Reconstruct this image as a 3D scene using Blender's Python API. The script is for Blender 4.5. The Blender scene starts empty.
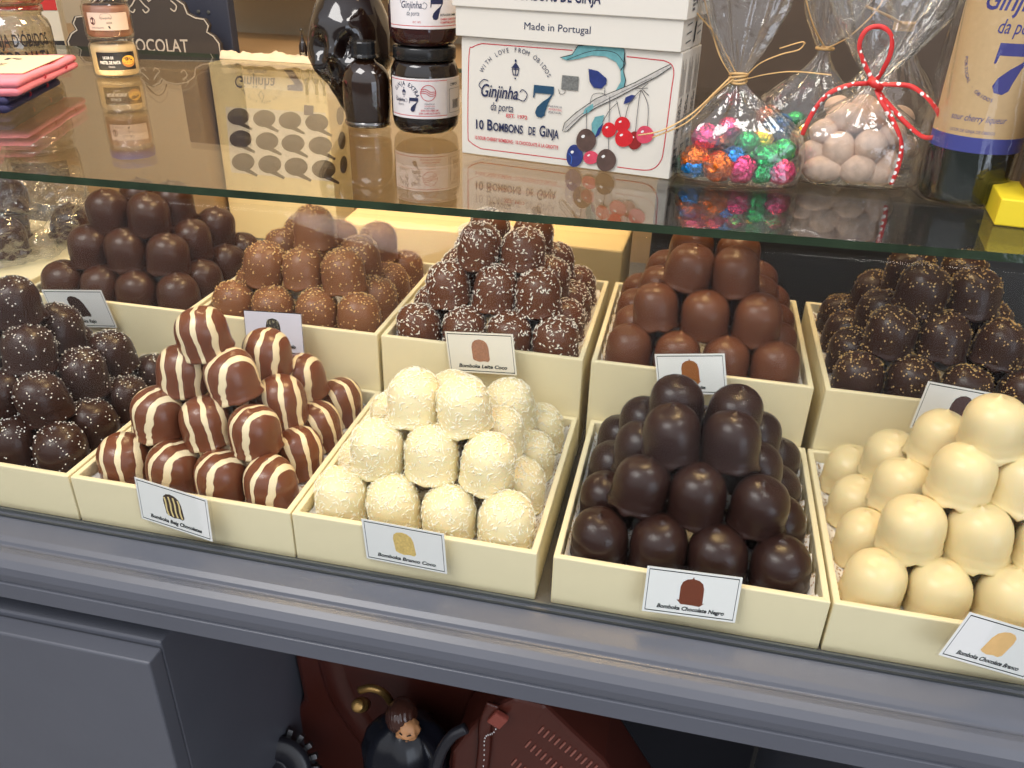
import bpy, bmesh, math, random
import numpy as np
from mathutils import Vector, Matrix, Euler, noise
from mathutils.geometry import tessellate_polygon
PI = math.pi
sc = bpy.context.scene
COL = sc.collection
rnd = random.Random(7)

# ------------------------------------------------------------ camera, sky, lights, exposure
cam = bpy.data.objects.new('camera', bpy.data.cameras.new('camera'))
COL.objects.link(cam)
cam.location = (0.0716, -0.5274, 0.4528)
cam.rotation_euler = (1.06942, -0.0238, 0.2194)
cam.data.sensor_width = 36.0
cam.data.lens = 29.02
cam.data.clip_start = 0.01
sc.camera = cam
sc.view_settings.view_transform = 'Standard'
sc.view_settings.look = 'None'
sc.view_settings.gamma = 1.0
sc.view_settings.use_curve_mapping = False
sc.view_settings.exposure = 0.25
sc.cycles.use_denoising = True
sc.cycles.denoising_input_passes = 'RGB_ALBEDO'
sc.cycles.transparent_max_bounces = 32
sc.cycles.max_bounces = 8
sc.cycles.caustics_reflective = False
sc.cycles.caustics_refractive = False

w = bpy.data.worlds.new('street_daylight'); sc.world = w; w.use_nodes = True
nt = w.node_tree; bg = nt.nodes['Background']
tc = nt.nodes.new('ShaderNodeTexCoord'); sep = nt.nodes.new('ShaderNodeSeparateXYZ')
cr = nt.nodes.new('ShaderNodeValToRGB')
nt.links.new(tc.outputs['Generated'], sep.inputs[0]); nt.links.new(sep.outputs['Z'], cr.inputs[0])
e = cr.color_ramp.elements
e[0].position = 0.0; e[0].color = (0.16, 0.155, 0.155, 1)
e[1].position = 0.55; e[1].color = (0.88, 0.92, 1.0, 1)
q = cr.color_ramp.elements.new(0.10); q.color = (0.80, 0.80, 0.81, 1)
# the street side (-y) is open to the sky, the shop side is dim
mr = nt.nodes.new('ShaderNodeMapRange'); mr.inputs['From Min'].default_value = 0.45; mr.inputs['From Max'].default_value = -0.65
mr.inputs['To Min'].default_value = 0.08; mr.inputs['To Max'].default_value = 1.15
nt.links.new(sep.outputs['Y'], mr.inputs['Value']); nt.links.new(mr.outputs[0], bg.inputs[1])
nt.links.new(cr.outputs[0], bg.inputs[0])

def area(name, loc, target, size, power, color, size_y=None):
    l = bpy.data.lights.new(name, 'AREA'); l.energy = power; l.color = color
    l.shape = 'RECTANGLE'; l.size = size; l.size_y = size_y or size
    o = bpy.data.objects.new(name, l); COL.objects.link(o)
    o.location = loc
    o.rotation_euler = (Vector(target) - Vector(loc)).to_track_quat('-Z', 'Y').to_euler()
    return o
area('daylight_from_street', (-0.80, -0.75, 1.75), (-0.0, 0.10, 0), 1.0, 21, (1.0, 0.97, 0.93), 0.8)
area('warm_shop_lamp', (0.05, 0.55, 1.25), (-0.1, 0.35, 0.1), 0.35, 9.5, (1.0, 0.68, 0.33), 0.2)
area('warm_shop_lamp', (-0.75, 0.75, 1.2), (-0.75, 0.7, 0.1), 0.35, 5.0, (1.0, 0.72, 0.40), 0.2)
area('under_shelf_fill', (-0.50, 0.50, 0.240), (-0.55, 0.85, 0.05), 0.9, 1.5, (1.0, 0.74, 0.42), 0.05)  # added warm fill under the shelf, no fixture visible
area('cool_side_fill', (1.4, -1.3, 0.1), (-0.2, 0.1, -0.3), 1.0, 7.0, (0.75, 0.85, 1.0))  # added cool fill that lifts the left cabinet's side face
area('ceiling_light_over_shelf', (0.5, -0.1, 1.3), (0.1, 0.3, 0.3), 0.4, 4.0, (1.0, 0.95, 0.88), 0.3)

# ------------------------------------------------------------ materials
MATS = {}
def mat(name, col, rough=0.5, metal=0.0, spec=0.5, bump=0.0, bscale=40.0, mottled=0.0, coat=0.0, emit=None, trans=0.0, alpha=1.0, sss=0.0, msize=12.0):
    if name in MATS: return MATS[name]
    m = bpy.data.materials.new(name); m.use_nodes = True
    n = m.node_tree; b = n.nodes['Principled BSDF']
    b.inputs['Base Color'].default_value = (*col, 1)
    b.inputs['Roughness'].default_value = rough; b.inputs['Metallic'].default_value = metal
    b.inputs['Specular IOR Level'].default_value = spec
    b.inputs['Coat Weight'].default_value = coat; b.inputs['Coat Roughness'].default_value = 0.08
    b.inputs['Transmission Weight'].default_value = trans
    if sss: b.inputs['Subsurface Weight'].default_value = sss; b.inputs['Subsurface Scale'].default_value = 0.006
    t = n.nodes.new('ShaderNodeTexCoord')
    if bump:
        nz = n.nodes.new('ShaderNodeTexNoise'); nz.inputs['Scale'].default_value = bscale; nz.inputs['Detail'].default_value = 4
        bp = n.nodes.new('ShaderNodeBump'); bp.inputs['Strength'].default_value = bump; bp.inputs['Distance'].default_value = 0.002
        n.links.new(t.outputs['Object'], nz.inputs[0]); n.links.new(nz.outputs[0], bp.inputs['Height']); n.links.new(bp.outputs[0], b.inputs['Normal'])
    if mottled:
        nz = n.nodes.new('ShaderNodeTexNoise'); nz.inputs['Scale'].default_value = msize; nz.inputs['Detail'].default_value = 5
        mx = n.nodes.new('ShaderNodeMix'); mx.data_type = 'RGBA'
        mx.inputs[6].default_value = tuple(max(0, c * (1 - mottled)) for c in col) + (1,)
        mx.inputs[7].default_value = tuple(min(1, c * (1 + mottled)) for c in col) + (1,)
        n.links.new(t.outputs['Object'], nz.inputs[0]); n.links.new(nz.outputs[0], mx.inputs[0]); n.links.new(mx.outputs[2], b.inputs['Base Color'])
    MATS[name] = m
    return m

def film(name, tint=(1, 1, 1), base=0.05, edge=0.6, power=3.0, rough=0.03, bump=0.0, bscale=60, milky=0.0):
    """thin clear sheet: lets light straight through, mirrors more at a slant"""
    if name in MATS: return MATS[name]
    m = bpy.data.materials.new(name); m.use_nodes = True; n = m.node_tree; n.nodes.clear()
    out = n.nodes.new('ShaderNodeOutputMaterial'); mx = n.nodes.new('ShaderNodeMixShader')
    tr = n.nodes.new('ShaderNodeBsdfTransparent'); tr.inputs[0].default_value = (*tint, 1)
    gl = n.nodes.new('ShaderNodeBsdfGlossy'); gl.inputs['Roughness'].default_value = rough
    lw = n.nodes.new('ShaderNodeLayerWeight'); lw.inputs[0].default_value = 0.5
    pw = n.nodes.new('ShaderNodeMath'); pw.operation = 'POWER'; pw.inputs[1].default_value = power
    ma = n.nodes.new('ShaderNodeMath'); ma.operation = 'MULTIPLY_ADD'; ma.inputs[1].default_value = edge; ma.inputs[2].default_value = base; ma.use_clamp = True
    n.links.new(lw.outputs['Facing'], pw.inputs[0]); n.links.new(pw.outputs[0], ma.inputs[0]); n.links.new(ma.outputs[0], mx.inputs[0])
    first = tr.outputs[0]
    if milky:
        df = n.nodes.new('ShaderNodeBsdfDiffuse'); df.inputs[0].default_value = (0.9, 0.9, 0.9, 1)
        m2 = n.nodes.new('ShaderNodeMixShader'); m2.inputs[0].default_value = milky
        n.links.new(tr.outputs[0], m2.inputs[1]); n.links.new(df.outputs[0], m2.inputs[2]); first = m2.outputs[0]
    n.links.new(first, mx.inputs[1]); n.links.new(gl.outputs[0], mx.inputs[2]); n.links.new(mx.outputs[0], out.inputs[0])
    if bump:
        t = n.nodes.new('ShaderNodeTexCoord'); nz = n.nodes.new('ShaderNodeTexNoise'); nz.inputs['Scale'].default_value = bscale; nz.inputs['Detail'].default_value = 3
        bp = n.nodes.new('ShaderNodeBump'); bp.inputs['Strength'].default_value = bump; bp.inputs['Distance'].default_value = 0.004
        n.links.new(t.outputs['Object'], nz.inputs[0]); n.links.new(nz.outputs[0], bp.inputs['Height'])
        n.links.new(bp.outputs[0], gl.inputs['Normal']); n.links.new(bp.outputs[0], lw.inputs['Normal'])
    MATS[name] = m
    return m

CREAM = mat('cream_painted_wood', (0.82, 0.725, 0.475), 0.42, bump=0.25, bscale=35, mottled=0.05)
GREY = mat('blue_grey_paint', (0.104, 0.110, 0.133), 0.33, bump=0.12, bscale=30, mottled=0.10, msize=9)
GREYD = mat('dark_grey_groove', (0.035, 0.04, 0.045), 0.4)
CHROME = mat('dull_metal_strip', (0.16, 0.17, 0.17), 0.35, metal=0.6)
BLACK = mat('black_plastic', (0.012, 0.012, 0.013), 0.25)
INK = mat('navy_ink', (0.012, 0.018, 0.07), 0.6)
INKB = mat('black_ink', (0.01, 0.01, 0.014), 0.6)
REDINK = mat('red_ink', (0.55, 0.03, 0.05), 0.6)
PAPER = mat('white_card', (0.80, 0.80, 0.78), 0.5)
BOARD = mat('white_carton_board', (0.72, 0.675, 0.60), 0.5, bump=0.05)
GLASS = film('shelf_glass', (0.965, 0.975, 0.955), 0.03, 0.54, 2.8, 0.012)
PANE = film('front_pane_glass', (0.985, 0.99, 0.985), 0.006, 0.22, 3.0, 0.0)
EDGE = mat('green_glass_edge', (0.022, 0.038, 0.020), 0.12, bump=0.3, bscale=60, mottled=0.9, msize=25)
CELLO = film('cellophane', (0.985, 0.985, 0.98), 0.10, 0.60, 1.8, 0.10, bump=0.8, bscale=45, milky=0.03)
SLEEVE = film('clear_plastic_sleeve', (0.985, 0.985, 0.985), 0.015, 0.35, 3.0, 0.05)
RAFFIA = mat('raffia', (0.62, 0.40, 0.17), 0.6)

# ------------------------------------------------------------ object helpers
def tag(o, label, cat=None, group=None, kind=None):
    if label: o['label'] = label
    if cat: o['category'] = cat
    if group: o['group'] = group
    if kind: o['kind'] = kind
    return o
def empty(name, loc=(0, 0, 0), rot=(0, 0, 0)):
    o = bpy.data.objects.new(name, None); COL.objects.link(o); o.location = loc; o.rotation_euler = rot; o.empty_display_size = 0.02
    return o
def link(name, me, mats, parent=None, smooth=False):
    o = bpy.data.objects.new(name, me); COL.objects.link(o)
    for m in (mats if isinstance(mats, (list, tuple)) else [mats]): me.materials.append(m)
    if smooth:
        for p in me.polygons: p.use_smooth = True
    if parent: o.parent = parent
    return o
class MB:
    def __init__(s): s.v = []; s.f = []; s.m = []
    def add(s, vs, fs, mi=0):
        n = len(s.v); s.v += [tuple(v) for v in vs]; s.f += [tuple(i + n for i in f) for f in fs]; s.m += [mi] * len(fs); return s
    def box(s, c, d, M=None, mi=0, taper=1.0):
        vs = []
        for z in (-.5, .5):
            k = taper if z > 0 else 1
            for x, y in ((-.5, -.5), (.5, -.5), (.5, .5), (-.5, .5)):
                v = Vector((x * d[0] * k, y * d[1] * k, z * d[2]))
                if M: v = M @ v
                vs.append(v + Vector(c))
        return s.add(vs, [(3, 2, 1, 0), (4, 5, 6, 7), (0, 1, 5, 4), (1, 2, 6, 5), (2, 3, 7, 6), (3, 0, 4, 7)], mi)
    def lathe(s, prof, n=32, c=(0, 0, 0), fn=None, mi=0, M=None):
        vs = []; k = len(prof)
        for (r, z) in prof:
            for i in range(n):
                a = 2 * PI * i / n; v = Vector((r * math.cos(a), r * math.sin(a), z))
                if fn: v = fn(v, a)
                if M: v = M @ v
                vs.append(v + Vector(c))
        fs = [(j * n + i, j * n + (i + 1) % n, (j + 1) * n + (i + 1) % n, (j + 1) * n + i) for j in range(k - 1) for i in range(n)]
        if prof[0][0] > 1e-6: fs.append(tuple(reversed(range(n))))
        if prof[-1][0] > 1e-6: fs.append(tuple(range((k - 1) * n, k * n)))
        return s.add(vs, fs, mi)
    def tube(s, pts, r, n=8, mi=0, flat=1.0, closed=False, up=(0, 0, 1)):
        pts = [Vector(p) for p in pts]; vs = []; N = len(pts)
        rr = r if isinstance(r, (list, tuple)) else [r] * N
        for i, p in enumerate(pts):
            t = (pts[min(i + 1, N - 1)] - pts[max(i - 1, 0)]).normalized()
            u = Vector(up).cross(t)
            if u.length < 1e-3: u = Vector((1, 0, 0)).cross(t)
            u.normalize(); q = t.cross(u)
            for j in range(n):
                a = 2 * PI * j / n; vs.append(p + (u * math.cos(a) + q * math.sin(a) * flat) * rr[i])
        fs = [(i * n + j, i * n + (j + 1) % n, (i + 1) * n + (j + 1) % n, (i + 1) * n + j) for i in range(N - 1) for j in range(n)]
        fs += [tuple(reversed(range(n))), tuple(range((N - 1) * n, N * n))]
        return s.add(vs, fs, mi)
    def prism(s, pts, M, depth, mi=0):
        """outline pts (x, y) extruded along local z"""
        n = len(pts); a = [M @ Vector((x, y, 0)) for x, y in pts]; b = [M @ Vector((x, y, depth)) for x, y in pts]
        return s.add(a + b, [tuple(reversed(range(n))), tuple(range(n, 2 * n))] + [(i, (i + 1) % n, n + (i + 1) % n, n + i) for i in range(n)], mi)
    def build(s, name, mats, parent=None, smooth=False, bevel=0, sub=0, fix=True):
        me = bpy.data.meshes.new(name); me.from_pydata(s.v, [], s.f)
        for p, m in zip(me.polygons, s.m): p.material_index = m
        if fix:
            bm = bmesh.new(); bm.from_mesh(me); bmesh.ops.remove_doubles(bm, verts=bm.verts, dist=1e-6)
            bmesh.ops.recalc_face_normals(bm, faces=bm.faces)
            if bm.calc_volume(signed=True) < 0: bmesh.ops.reverse_faces(bm, faces=bm.faces)
            bm.to_mesh(me); bm.free()
        o = link(name, me, mats, parent, smooth)
        if bevel:
            b = o.modifiers.new('bevel', 'BEVEL'); b.width = bevel; b.segments = 2; b.limit_method = 'ANGLE'
        if sub:
            b = o.modifiers.new('sub', 'SUBSURF'); b.levels = sub; b.render_levels = sub
        return o
def catmull(pts, k=6):
    pts = [Vector(p) for p in pts]; P = [pts[0]] + pts + [pts[-1]]; out = []
    for i in range(1, len(P) - 2):
        for j in range(k):
            t = j / k; a, b, c, d = P[i - 1:i + 3]
            out.append(0.5 * ((2 * b) + (c - a) * t + (2 * a - 5 * b + 4 * c - d) * t * t + (3 * b - a - 3 * c + d) * t ** 3))
    return out + [pts[-1]]
def box_thing(name, c, d, m, label=None, cat=None, bevel=0.001, kind=None, rz=0, parent=None):
    o = MB().box((0, 0, 0), d).build(name, m, parent, bevel=bevel); o.location = c; o.rotation_euler = (0, 0, rz)
    return tag(o, label, cat, kind=kind)

# the view ray through a photo position, used to measure real positions at a known depth or height
RC = cam.rotation_euler.to_matrix(); CL = Vector(cam.location)
def ray(u, v): return RC @ Vector(((u - 512) / 825.36, -(v - 384) / 825.36, -1))
def aty(u, v, y): d = ray(u, v); return CL + d * ((y - CL.y) / d.y)
def atz(u, v, z): d = ray(u, v); return CL + d * ((z - CL.z) / d.z)

# ------------------------------------------------------------ flat printing (lettering and artwork on real surfaces)
_tc = {}
def text_mesh(s, shear=0.0, bold=0.0):
    k = (s, shear, bold)
    if k not in _tc:
        cu = bpy.data.curves.new('t', 'FONT'); cu.body = s; cu.size = 1; cu.shear = shear; cu.offset = bold; cu.resolution_u = 3
        o = bpy.data.objects.new('t', cu); COL.objects.link(o)
        dg = bpy.context.evaluated_depsgraph_get(); me = bpy.data.meshes.new_from_object(o.evaluated_get(dg))
        vs = [(v.co.x, v.co.y) for v in me.vertices]; fs = [tuple(p.vertices) for p in me.polygons]
        bpy.data.objects.remove(o); bpy.data.curves.remove(cu); bpy.data.meshes.remove(me)
        _tc[k] = (vs, fs)
    return _tc[k]
def homography(src, dst):
    A = []
    for (x, y), (u, v) in zip(src, dst):
        A.append([x, y, 1, 0, 0, 0, -u * x, -u * y, -u]); A.append([0, 0, 0, x, y, 1, -v * x, -v * y, -v])
    return np.linalg.svd(np.array(A, float))[2][-1].reshape(3, 3)
class Art:
    """collects flat shapes; mp(x, y, lift) places them; coordinates may be read off the photo via a quad"""
    def __init__(s, mp, quad=None, size=(1, 1)):
        s.mp = mp; s.H = homography(quad, [(0, size[1]), size, (size[0], 0), (0, 0)]) if quad else None
        s.mb = MB(); s.mats = []; s.z = 0.0002
    def c(s, p):
        if s.H is None: return p
        q = s.H @ np.array([p[0], p[1], 1.0]); return (q[0] / q[2], q[1] / q[2])
    def mi(s, m):
        if m not in s.mats: s.mats.append(m)
        return s.mats.index(m)
    def raw(s, vs, fs, m):
        if getattr(s.mp, 'curved', False):
            tr = []
            for f in fs:
                P = [Vector((vs[i][0], vs[i][1], 0)) for i in f]
                for t in (tessellate_polygon([P]) if len(f) > 3 else [(0, 1, 2)]): tr.append(tuple(P[i] for i in t))
            out = []
            while tr:
                t = tr.pop(); L = [abs(t[i].x - t[(i + 1) % 3].x) for i in range(3)]; k = L.index(max(L))
                if L[k] > .0035:
                    a, b, c = t[k], t[(k + 1) % 3], t[(k + 2) % 3]; h = (a + b) / 2; tr += [(a, h, c), (h, b, c)]
                else: out.append(t)
            vs = [(p.x, p.y) for t in out for p in t]; fs = [(3 * i, 3 * i + 1, 3 * i + 2) for i in range(len(out))]
        s.mb.add([s.mp(x, y, s.z) for x, y in vs], fs, s.mi(m)); s.z += 0.00002
    def poly(s, pts, m):
        p = [s.c(q) for q in pts]; s.raw(p, [tuple(range(len(p)))], m)
    def rect(s, x0, y0, x1, y1, m, nx=1):
        vs = []; fs = []
        for i in range(nx + 1):
            x = x0 + (x1 - x0) * i / nx; vs += [s.c((x, y0)), s.c((x, y1))]
        s.raw(vs, [(2 * i, 2 * i + 2, 2 * i + 3, 2 * i + 1) for i in range(nx)], m)
    def line(s, pts, wd, m, closed=False, smooth=0):
        if smooth: pts = [(p.x, p.y) for p in catmull([(a, b, 0) for a, b in pts], smooth)]
        P = [Vector(s.c(p)) for p in pts]; n = len(P); vs = []
        ww = wd if isinstance(wd, (list, tuple)) else [wd] * n
        for i, p in enumerate(P):
            a = P[i - 1] if (i or closed) else P[0]; b = P[(i + 1) % n] if (i < n - 1 or closed) else P[-1]
            t = (b - a); t = t.normalized() if t.length else Vector((1, 0)); q = Vector((-t.y, t.x)) * ww[min(i, len(ww) - 1)] / 2
            vs += [tuple(p + q), tuple(p - q)]
        r = range(n if closed else n - 1)
        s.raw(vs, [(2 * i, 2 * i + 1, 2 * ((i + 1) % n) + 1, 2 * ((i + 1) % n)) for i in r], m)
    def ell(s, x, y, rx, ry, m, n=20, rot=0, k=0):
        pts = []
        for i in range(n):
            a = 2 * PI * i / n; q = 1 + k * math.sin(3 * a + 1)
            u, v = rx * q * math.cos(a), ry * q * math.sin(a); pts.append((x + u * math.cos(rot) - v * math.sin(rot), y + u * math.sin(rot) + v * math.cos(rot)))
        s.poly(pts, m)
    def text(s, t, a, b, h, m, shear=0.0, bold=0.0, flip=False):
        """baseline from a to b (in the art's own reading space), letter height h in surface units"""
        vs, fs = text_mesh(t, shear, bold)
        if not vs: return
        A = Vector(s.c(a)); B = Vector(s.c(b)); x0 = min(v[0] for v in vs); x1 = max(v[0] for v in vs)
        k = (B - A).length / (x1 - x0); t_ = (B - A).normalized(); q = Vector((-t_.y, t_.x)) * (-1 if flip else 1)
        s.raw([tuple(A + t_ * (x - x0) * k + q * (y * h / 0.7)) for x, y in vs], fs, m)
    def arc(s, t, cx, cy, r, a0, a1, h, m, bold=0.0, wch=None):
        n = len(t); wch = wch or abs(a1 - a0) * r / n * 0.72
        for i, ch in enumerate(t):
            if ch == ' ': continue
            a = a0 + (a1 - a0) * i / (n - 1); vs, fs = text_mesh(ch, 0, bold)
            x0 = min(v[0] for v in vs); x1 = max(v[0] for v in vs); k = wch / 0.6
            sg = -1 if a1 < a0 else 1
            tx = Vector((-math.sin(a), math.cos(a))) * sg; rr = Vector((math.cos(a), math.sin(a))) * (-sg)
            c0 = Vector((cx, cy)) + Vector((math.cos(a), math.sin(a))) * r
            s.raw([tuple(c0 + tx * (x - (x0 + x1) / 2) * k + rr * (y * h / 0.7)) for x, y in vs], fs, m)
    def build(s, name, parent):
        return s.mb.build(name, s.mats, parent, fix=False)
def plane_map(o, ux, uy, un=None):
    o, ux, uy = Vector(o), Vector(ux), Vector(uy); un = un or ux.cross(uy).normalized()
    return lambda x, y, l: o + ux * x + uy * y + un * l
def cyl_map(r, a0, z0):
    """x runs along the surface from angle a0, y up from z0"""
    f = lambda x, y, l: Vector(((r + l) * math.cos(a0 + x / r), (r + l) * math.sin(a0 + x / r), z0 + y))
    f.curved = True
    return f

# ------------------------------------------------------------ display counter
CT = empty('display_counter', (-0.1, 0, -0.05))
tag(CT, 'long blue-grey painted shop counter with moulded front rail under the trays', 'counter')
def cpart(mb, name, m, **k):
    o = mb.build(name, m, CT, **k); o.matrix_parent_inverse = Matrix.Translation((0.1, 0, 0.05)); return o
X0, X1 = -1.35, 0.95
def extrude_x(prof, x0=X0, x1=X1, n=1):
    mb = MB(); N = len(prof); vs = []
    for i in range(n + 1):
        x = x0 + (x1 - x0) * i / n; vs += [(x, y, z) for y, z in prof]
    fs = [(i * N + j, i * N + (j + 1) % N, (i + 1) * N + (j + 1) % N, (i + 1) * N + j) for i in range(n) for j in range(N)]
    fs += [tuple(reversed(range(N))), tuple(range(n * N, (n + 1) * N))]
    return mb.add(vs, fs)
tag(MB().box((-.2, .43, -.062), (2.3, .866, .022)).build('display_deck', mat('dark_deck', (0.10, 0.095, 0.09), 0.5), bevel=.001), 'dark flat deck board behind the moulded rail, carrying both tray rows', 'deck')
rail = [(-.004, -.075), (-.004, -.0475), (-.006, -.0472), (-.0165, -.0480), (-.034, -.0530), (-.0385, -.0560), (-.0400, -.0590), (-.0425, -.0595), (-.0440, -.0585), (-.049, -.0590), (-.0545, -.0620), (-.0590, -.0680), (-.0605, -.0755), (-.0600, -.083), (-.0570, -.0865), (-.0600, -.0875), (-.0605, -.105), (-.045, -.107), (-.03, -.09)]
cpart(extrude_x(rail), 'moulded_rail', GREY, bevel=.0006)
cpart(extrude_x([(-.0075, -.0475), (-.0075, -.0440), (-.0095, -.0440), (-.0095, -.0475)]), 'metal_strip', CHROME)
cpart(extrude_x([(-.0142, -.0478), (-.0142, -.0462), (-.0160, -.0462), (-.0160, -.0478)]), 'rubber_strip', GREYD)

# cabinets below the rail
cb = tag(empty('base_cabinet', (-.85, .1, -.75)), 'blue-grey cabinet with a flat door under the left end of the rail', 'cabinet')
def rel(o, p): o.parent = p; o.matrix_parent_inverse = Matrix.Translation(p.location).inverted(); return o
rel(MB().box((-.852, .115, -.44), (1.0, .34, .62)).build('body', GREY, bevel=.002), cb)
rel(MB().box((-.60, -.066, -.445), (.498, .02, .62)).build('door', GREY, bevel=.002), cb)
rel(MB().box((-1.105, -.066, -.445), (.498, .02, .62)).build('door', GREY, bevel=.002), cb)
cb = tag(empty('base_cabinet', (.55, .1, -.75)), 'blue-grey cabinet under the right end of the rail, at the corner of the niche', 'cabinet')
rel(MB().box((.56, .12, -.45), (.6, .33, .62)).build('body', GREY, bevel=.002), cb)
rel(MB().box((.56, -.052, -.45), (.596, .012, .6)).build('door', GREY, bevel=.002), cb)
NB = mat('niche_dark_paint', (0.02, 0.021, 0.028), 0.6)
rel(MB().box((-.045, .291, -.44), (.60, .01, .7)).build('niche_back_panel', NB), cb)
tag(MB().box((-.1, -.1, -.77), (2.6, 1.0, .02)).build('floor', mat('stone_floor', (0.20, 0.19, 0.18), 0.6, mottled=.2, msize=4)), None, kind='structure')

# ------------------------------------------------------------ trays
TW, TD = 0.220, 0.2277
def tray_mesh(h, fl):
    t = .0055; W, D = TW / 2, TD / 2; mb = MB()
    o = [(-W, -D), (W, -D), (W, D), (-W, D)]; i = [(-W + t, -D + t), (W - t, -D + t), (W - t, D - t), (-W + t, D - t)]
    vs = [(x, y, 0) for x, y in o] + [(x, y, h) for x, y in o] + [(x, y, h) for x, y in i] + [(x, y, h - fl) for x, y in i]
    q = lambda a, b: [(a + k, a + (k + 1) % 4, b + (k + 1) % 4, b + k) for k in range(4)]
    mb.add(vs, [(3, 2, 1, 0)] + q(0, 4) + q(4, 8) + q(8, 12) + [(12, 13, 14, 15)])
    return mb
ZT1, ZT2, Y2 = 0.0, 0.0682, 0.2290
DECK = -.051
low = [  # key, x-left, label
    ('rajo', -.6775), ('stripe', -.4552), ('coco', -.2337), ('dark', 0.0), ('white', .2223)]
high = [('plain', -.6815), ('caramel', -.4567), ('milkcoco', -.2327), ('milk', -.0043), ('gold', .2268)]
traydesc = {
    'rajo': 'front-row cream tray at far left, under dark domes with white sprinkles',
    'stripe': 'front-row cream tray under the brown and white striped domes',
    'coco': 'front-row cream tray under the white coconut-coated domes',
    'dark': 'front-row cream tray under the plain dark chocolate domes',
    'white': 'front-row cream tray at far right under smooth white chocolate domes',
    'plain': 'raised back-row cream tray at far left under plain brown domes',
    'caramel': 'raised back-row cream tray under milk domes with golden caramel grains',
    'milkcoco': 'raised back-row cream tray under brown domes with coconut flakes',
    'milk': 'raised back-row cream tray under plain milk chocolate domes',
    'gold': 'raised back-row cream tray at far right under gold-speckled dark domes'}
TR = {}
h1 = ZT1 - DECK; h2 = ZT2 - DECK
for row, (lst, zt, y0, h) in enumerate(((low, ZT1, 0.0, h1), (high, ZT2, Y2, h2))):
    proto = None
    for k, x in lst:
        if proto is None:
            o = tray_mesh(h, .021).build('wooden_tray', CREAM, bevel=.0011); proto = o
        else:
            o = proto.copy(); COL.objects.link(o)
        o.location = (x + TW / 2, y0 + TD / 2, DECK)
        tag(o, traydesc[k], 'tray', 'cream wooden trays in the display')
        TR[k] = (x + TW / 2, y0 + TD / 2, zt, row)

# lace paper liners
def lace_mat():
    m = mat('lace_paper', (0.86, 0.84, 0.83), 0.7); n = m.node_tree; b = n.nodes['Principled BSDF']
    t = n.nodes.new('ShaderNodeTexCoord'); v = n.nodes.new('ShaderNodeTexVoronoi'); v.inputs['Scale'].default_value = 260
    g = n.nodes.new('ShaderNodeMath'); g.operation = 'GREATER_THAN'; g.inputs[1].default_value = 0.33
    n.links.new(t.outputs['Object'], v.inputs['Vector']); n.links.new(v.outputs['Distance'], g.inputs[0])
    mx = n.nodes.new('ShaderNodeMix'); mx.data_type = 'RGBA'; mx.inputs[6].default_value = (.42, .30, .20, 1); mx.inputs[7].default_value = (.86, .84, .83, 1)
    n.links.new(g.outputs[0], mx.inputs[0]); n.links.new(mx.outputs[2], b.inputs['Base Color'])
    return m
LACE = lace_mat()
def liner_mesh(seed):
    r = random.Random(seed); N = 40; mb = MB(); W, D = TW / 2 - .0068, TD / 2 - .0068; vs = []
    for j in range(N + 1):
        for i in range(N + 1):
            x, y = -W + 2 * W * i / N, -D + 2 * D * j / N
            e_ = min(W - abs(x), D - abs(y)); z = max(0, 1 - e_ / .010) ** 2 * .009
            z *= (1 + .6 * math.sin(i * 1.7 + seed) * math.sin(j * 1.3)); vs.append((x, y, z + .0003 + r.random() * .0003))
    mb.add(vs, [(j * (N + 1) + i, j * (N + 1) + i + 1, (j + 1) * (N + 1) + i + 1, (j + 1) * (N + 1) + i) for j in range(N) for i in range(N)])
    return mb
lp = None
for k in TR:
    cx, cy, zt, row = TR[k]
    if lp is None: lp = liner_mesh(3).build('lace_liner', LACE, smooth=True); s = lp.modifiers.new('s', 'SOLIDIFY'); s.thickness = .0003; o = lp
    else: o = lp.copy(); COL.objects.link(o)
    o.location = (cx, cy, zt - .0208); o.rotation_euler = (0, 0, PI if (row + len(k)) % 2 else 0)
    tag(o, 'white lace paper liner inside the ' + traydesc[k].replace(' cream', '', 1), 'paper liner', 'lace paper liners in the trays')
    if len(o['label'].split()) > 16: o['label'] = ' '.join(o['label'].split()[:16])

# ------------------------------------------------------------ chocolate domes
RD, HD = .0247, .0462
def dome_mesh(seed, lumps=1.0, squat=1.0, nip=1.0):
    r = random.Random(seed); n = 36; ph = [r.uniform(0, 6.28) for _ in range(8)]
    prof = [(0.0, 0.0), (.80, 0.0), (.97, .012), (1.03, .045), (1.0, .10), (.965, .15), (.985, .21), (.965, .26), (.985, .33), (.985, .42), (.975, .52), (.955, .62), (.90, .73), (.81, .82), (.66, .905), (.46, .965), (.26, .992), (.12, 1.0 + .008 * nip), (.055, 1.0 + .035 * nip), (0.0, 1.0 + .05 * nip)]
    dx, dy = r.uniform(-.2, .2), r.uniform(-.2, .2); lean = r.uniform(-.07, .07)
    def fn(v, a):
        z = v.z / HD
        foot = max(0, 1 - z / .10)
        q = 1 + foot * .075 * lumps * (math.sin(7 * a + ph[0]) + math.sin(11 * a + ph[1]) * .7 + math.sin(17 * a + ph[2]) * .4) + .012 * math.sin(2 * a + ph[3]) + .010 * math.sin(3 * a + ph[4] + 3 * z)
        q += .017 * lumps * math.sin(z * 38 + 1.5 * math.sin(a + ph[5])) * max(0, 1 - abs(z - .25) / .25)
        v = Vector((v.x * q, v.y * q, v.z * (1 + .02 * math.sin(a + ph[6]))))
        if z > .9: v.x += dx * (z - .9) * RD * 4; v.y += dy * (z - .9) * RD * 4
        v.x += lean * v.z
        if foot > 0: v.z += -abs(foot) * .0 + foot * .0015 * lumps * math.sin(9 * a + ph[7]) * (z > .005)
        return v
    return MB().lathe([(a * RD, b * HD) for a, b in prof], n, fn=fn)
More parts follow.
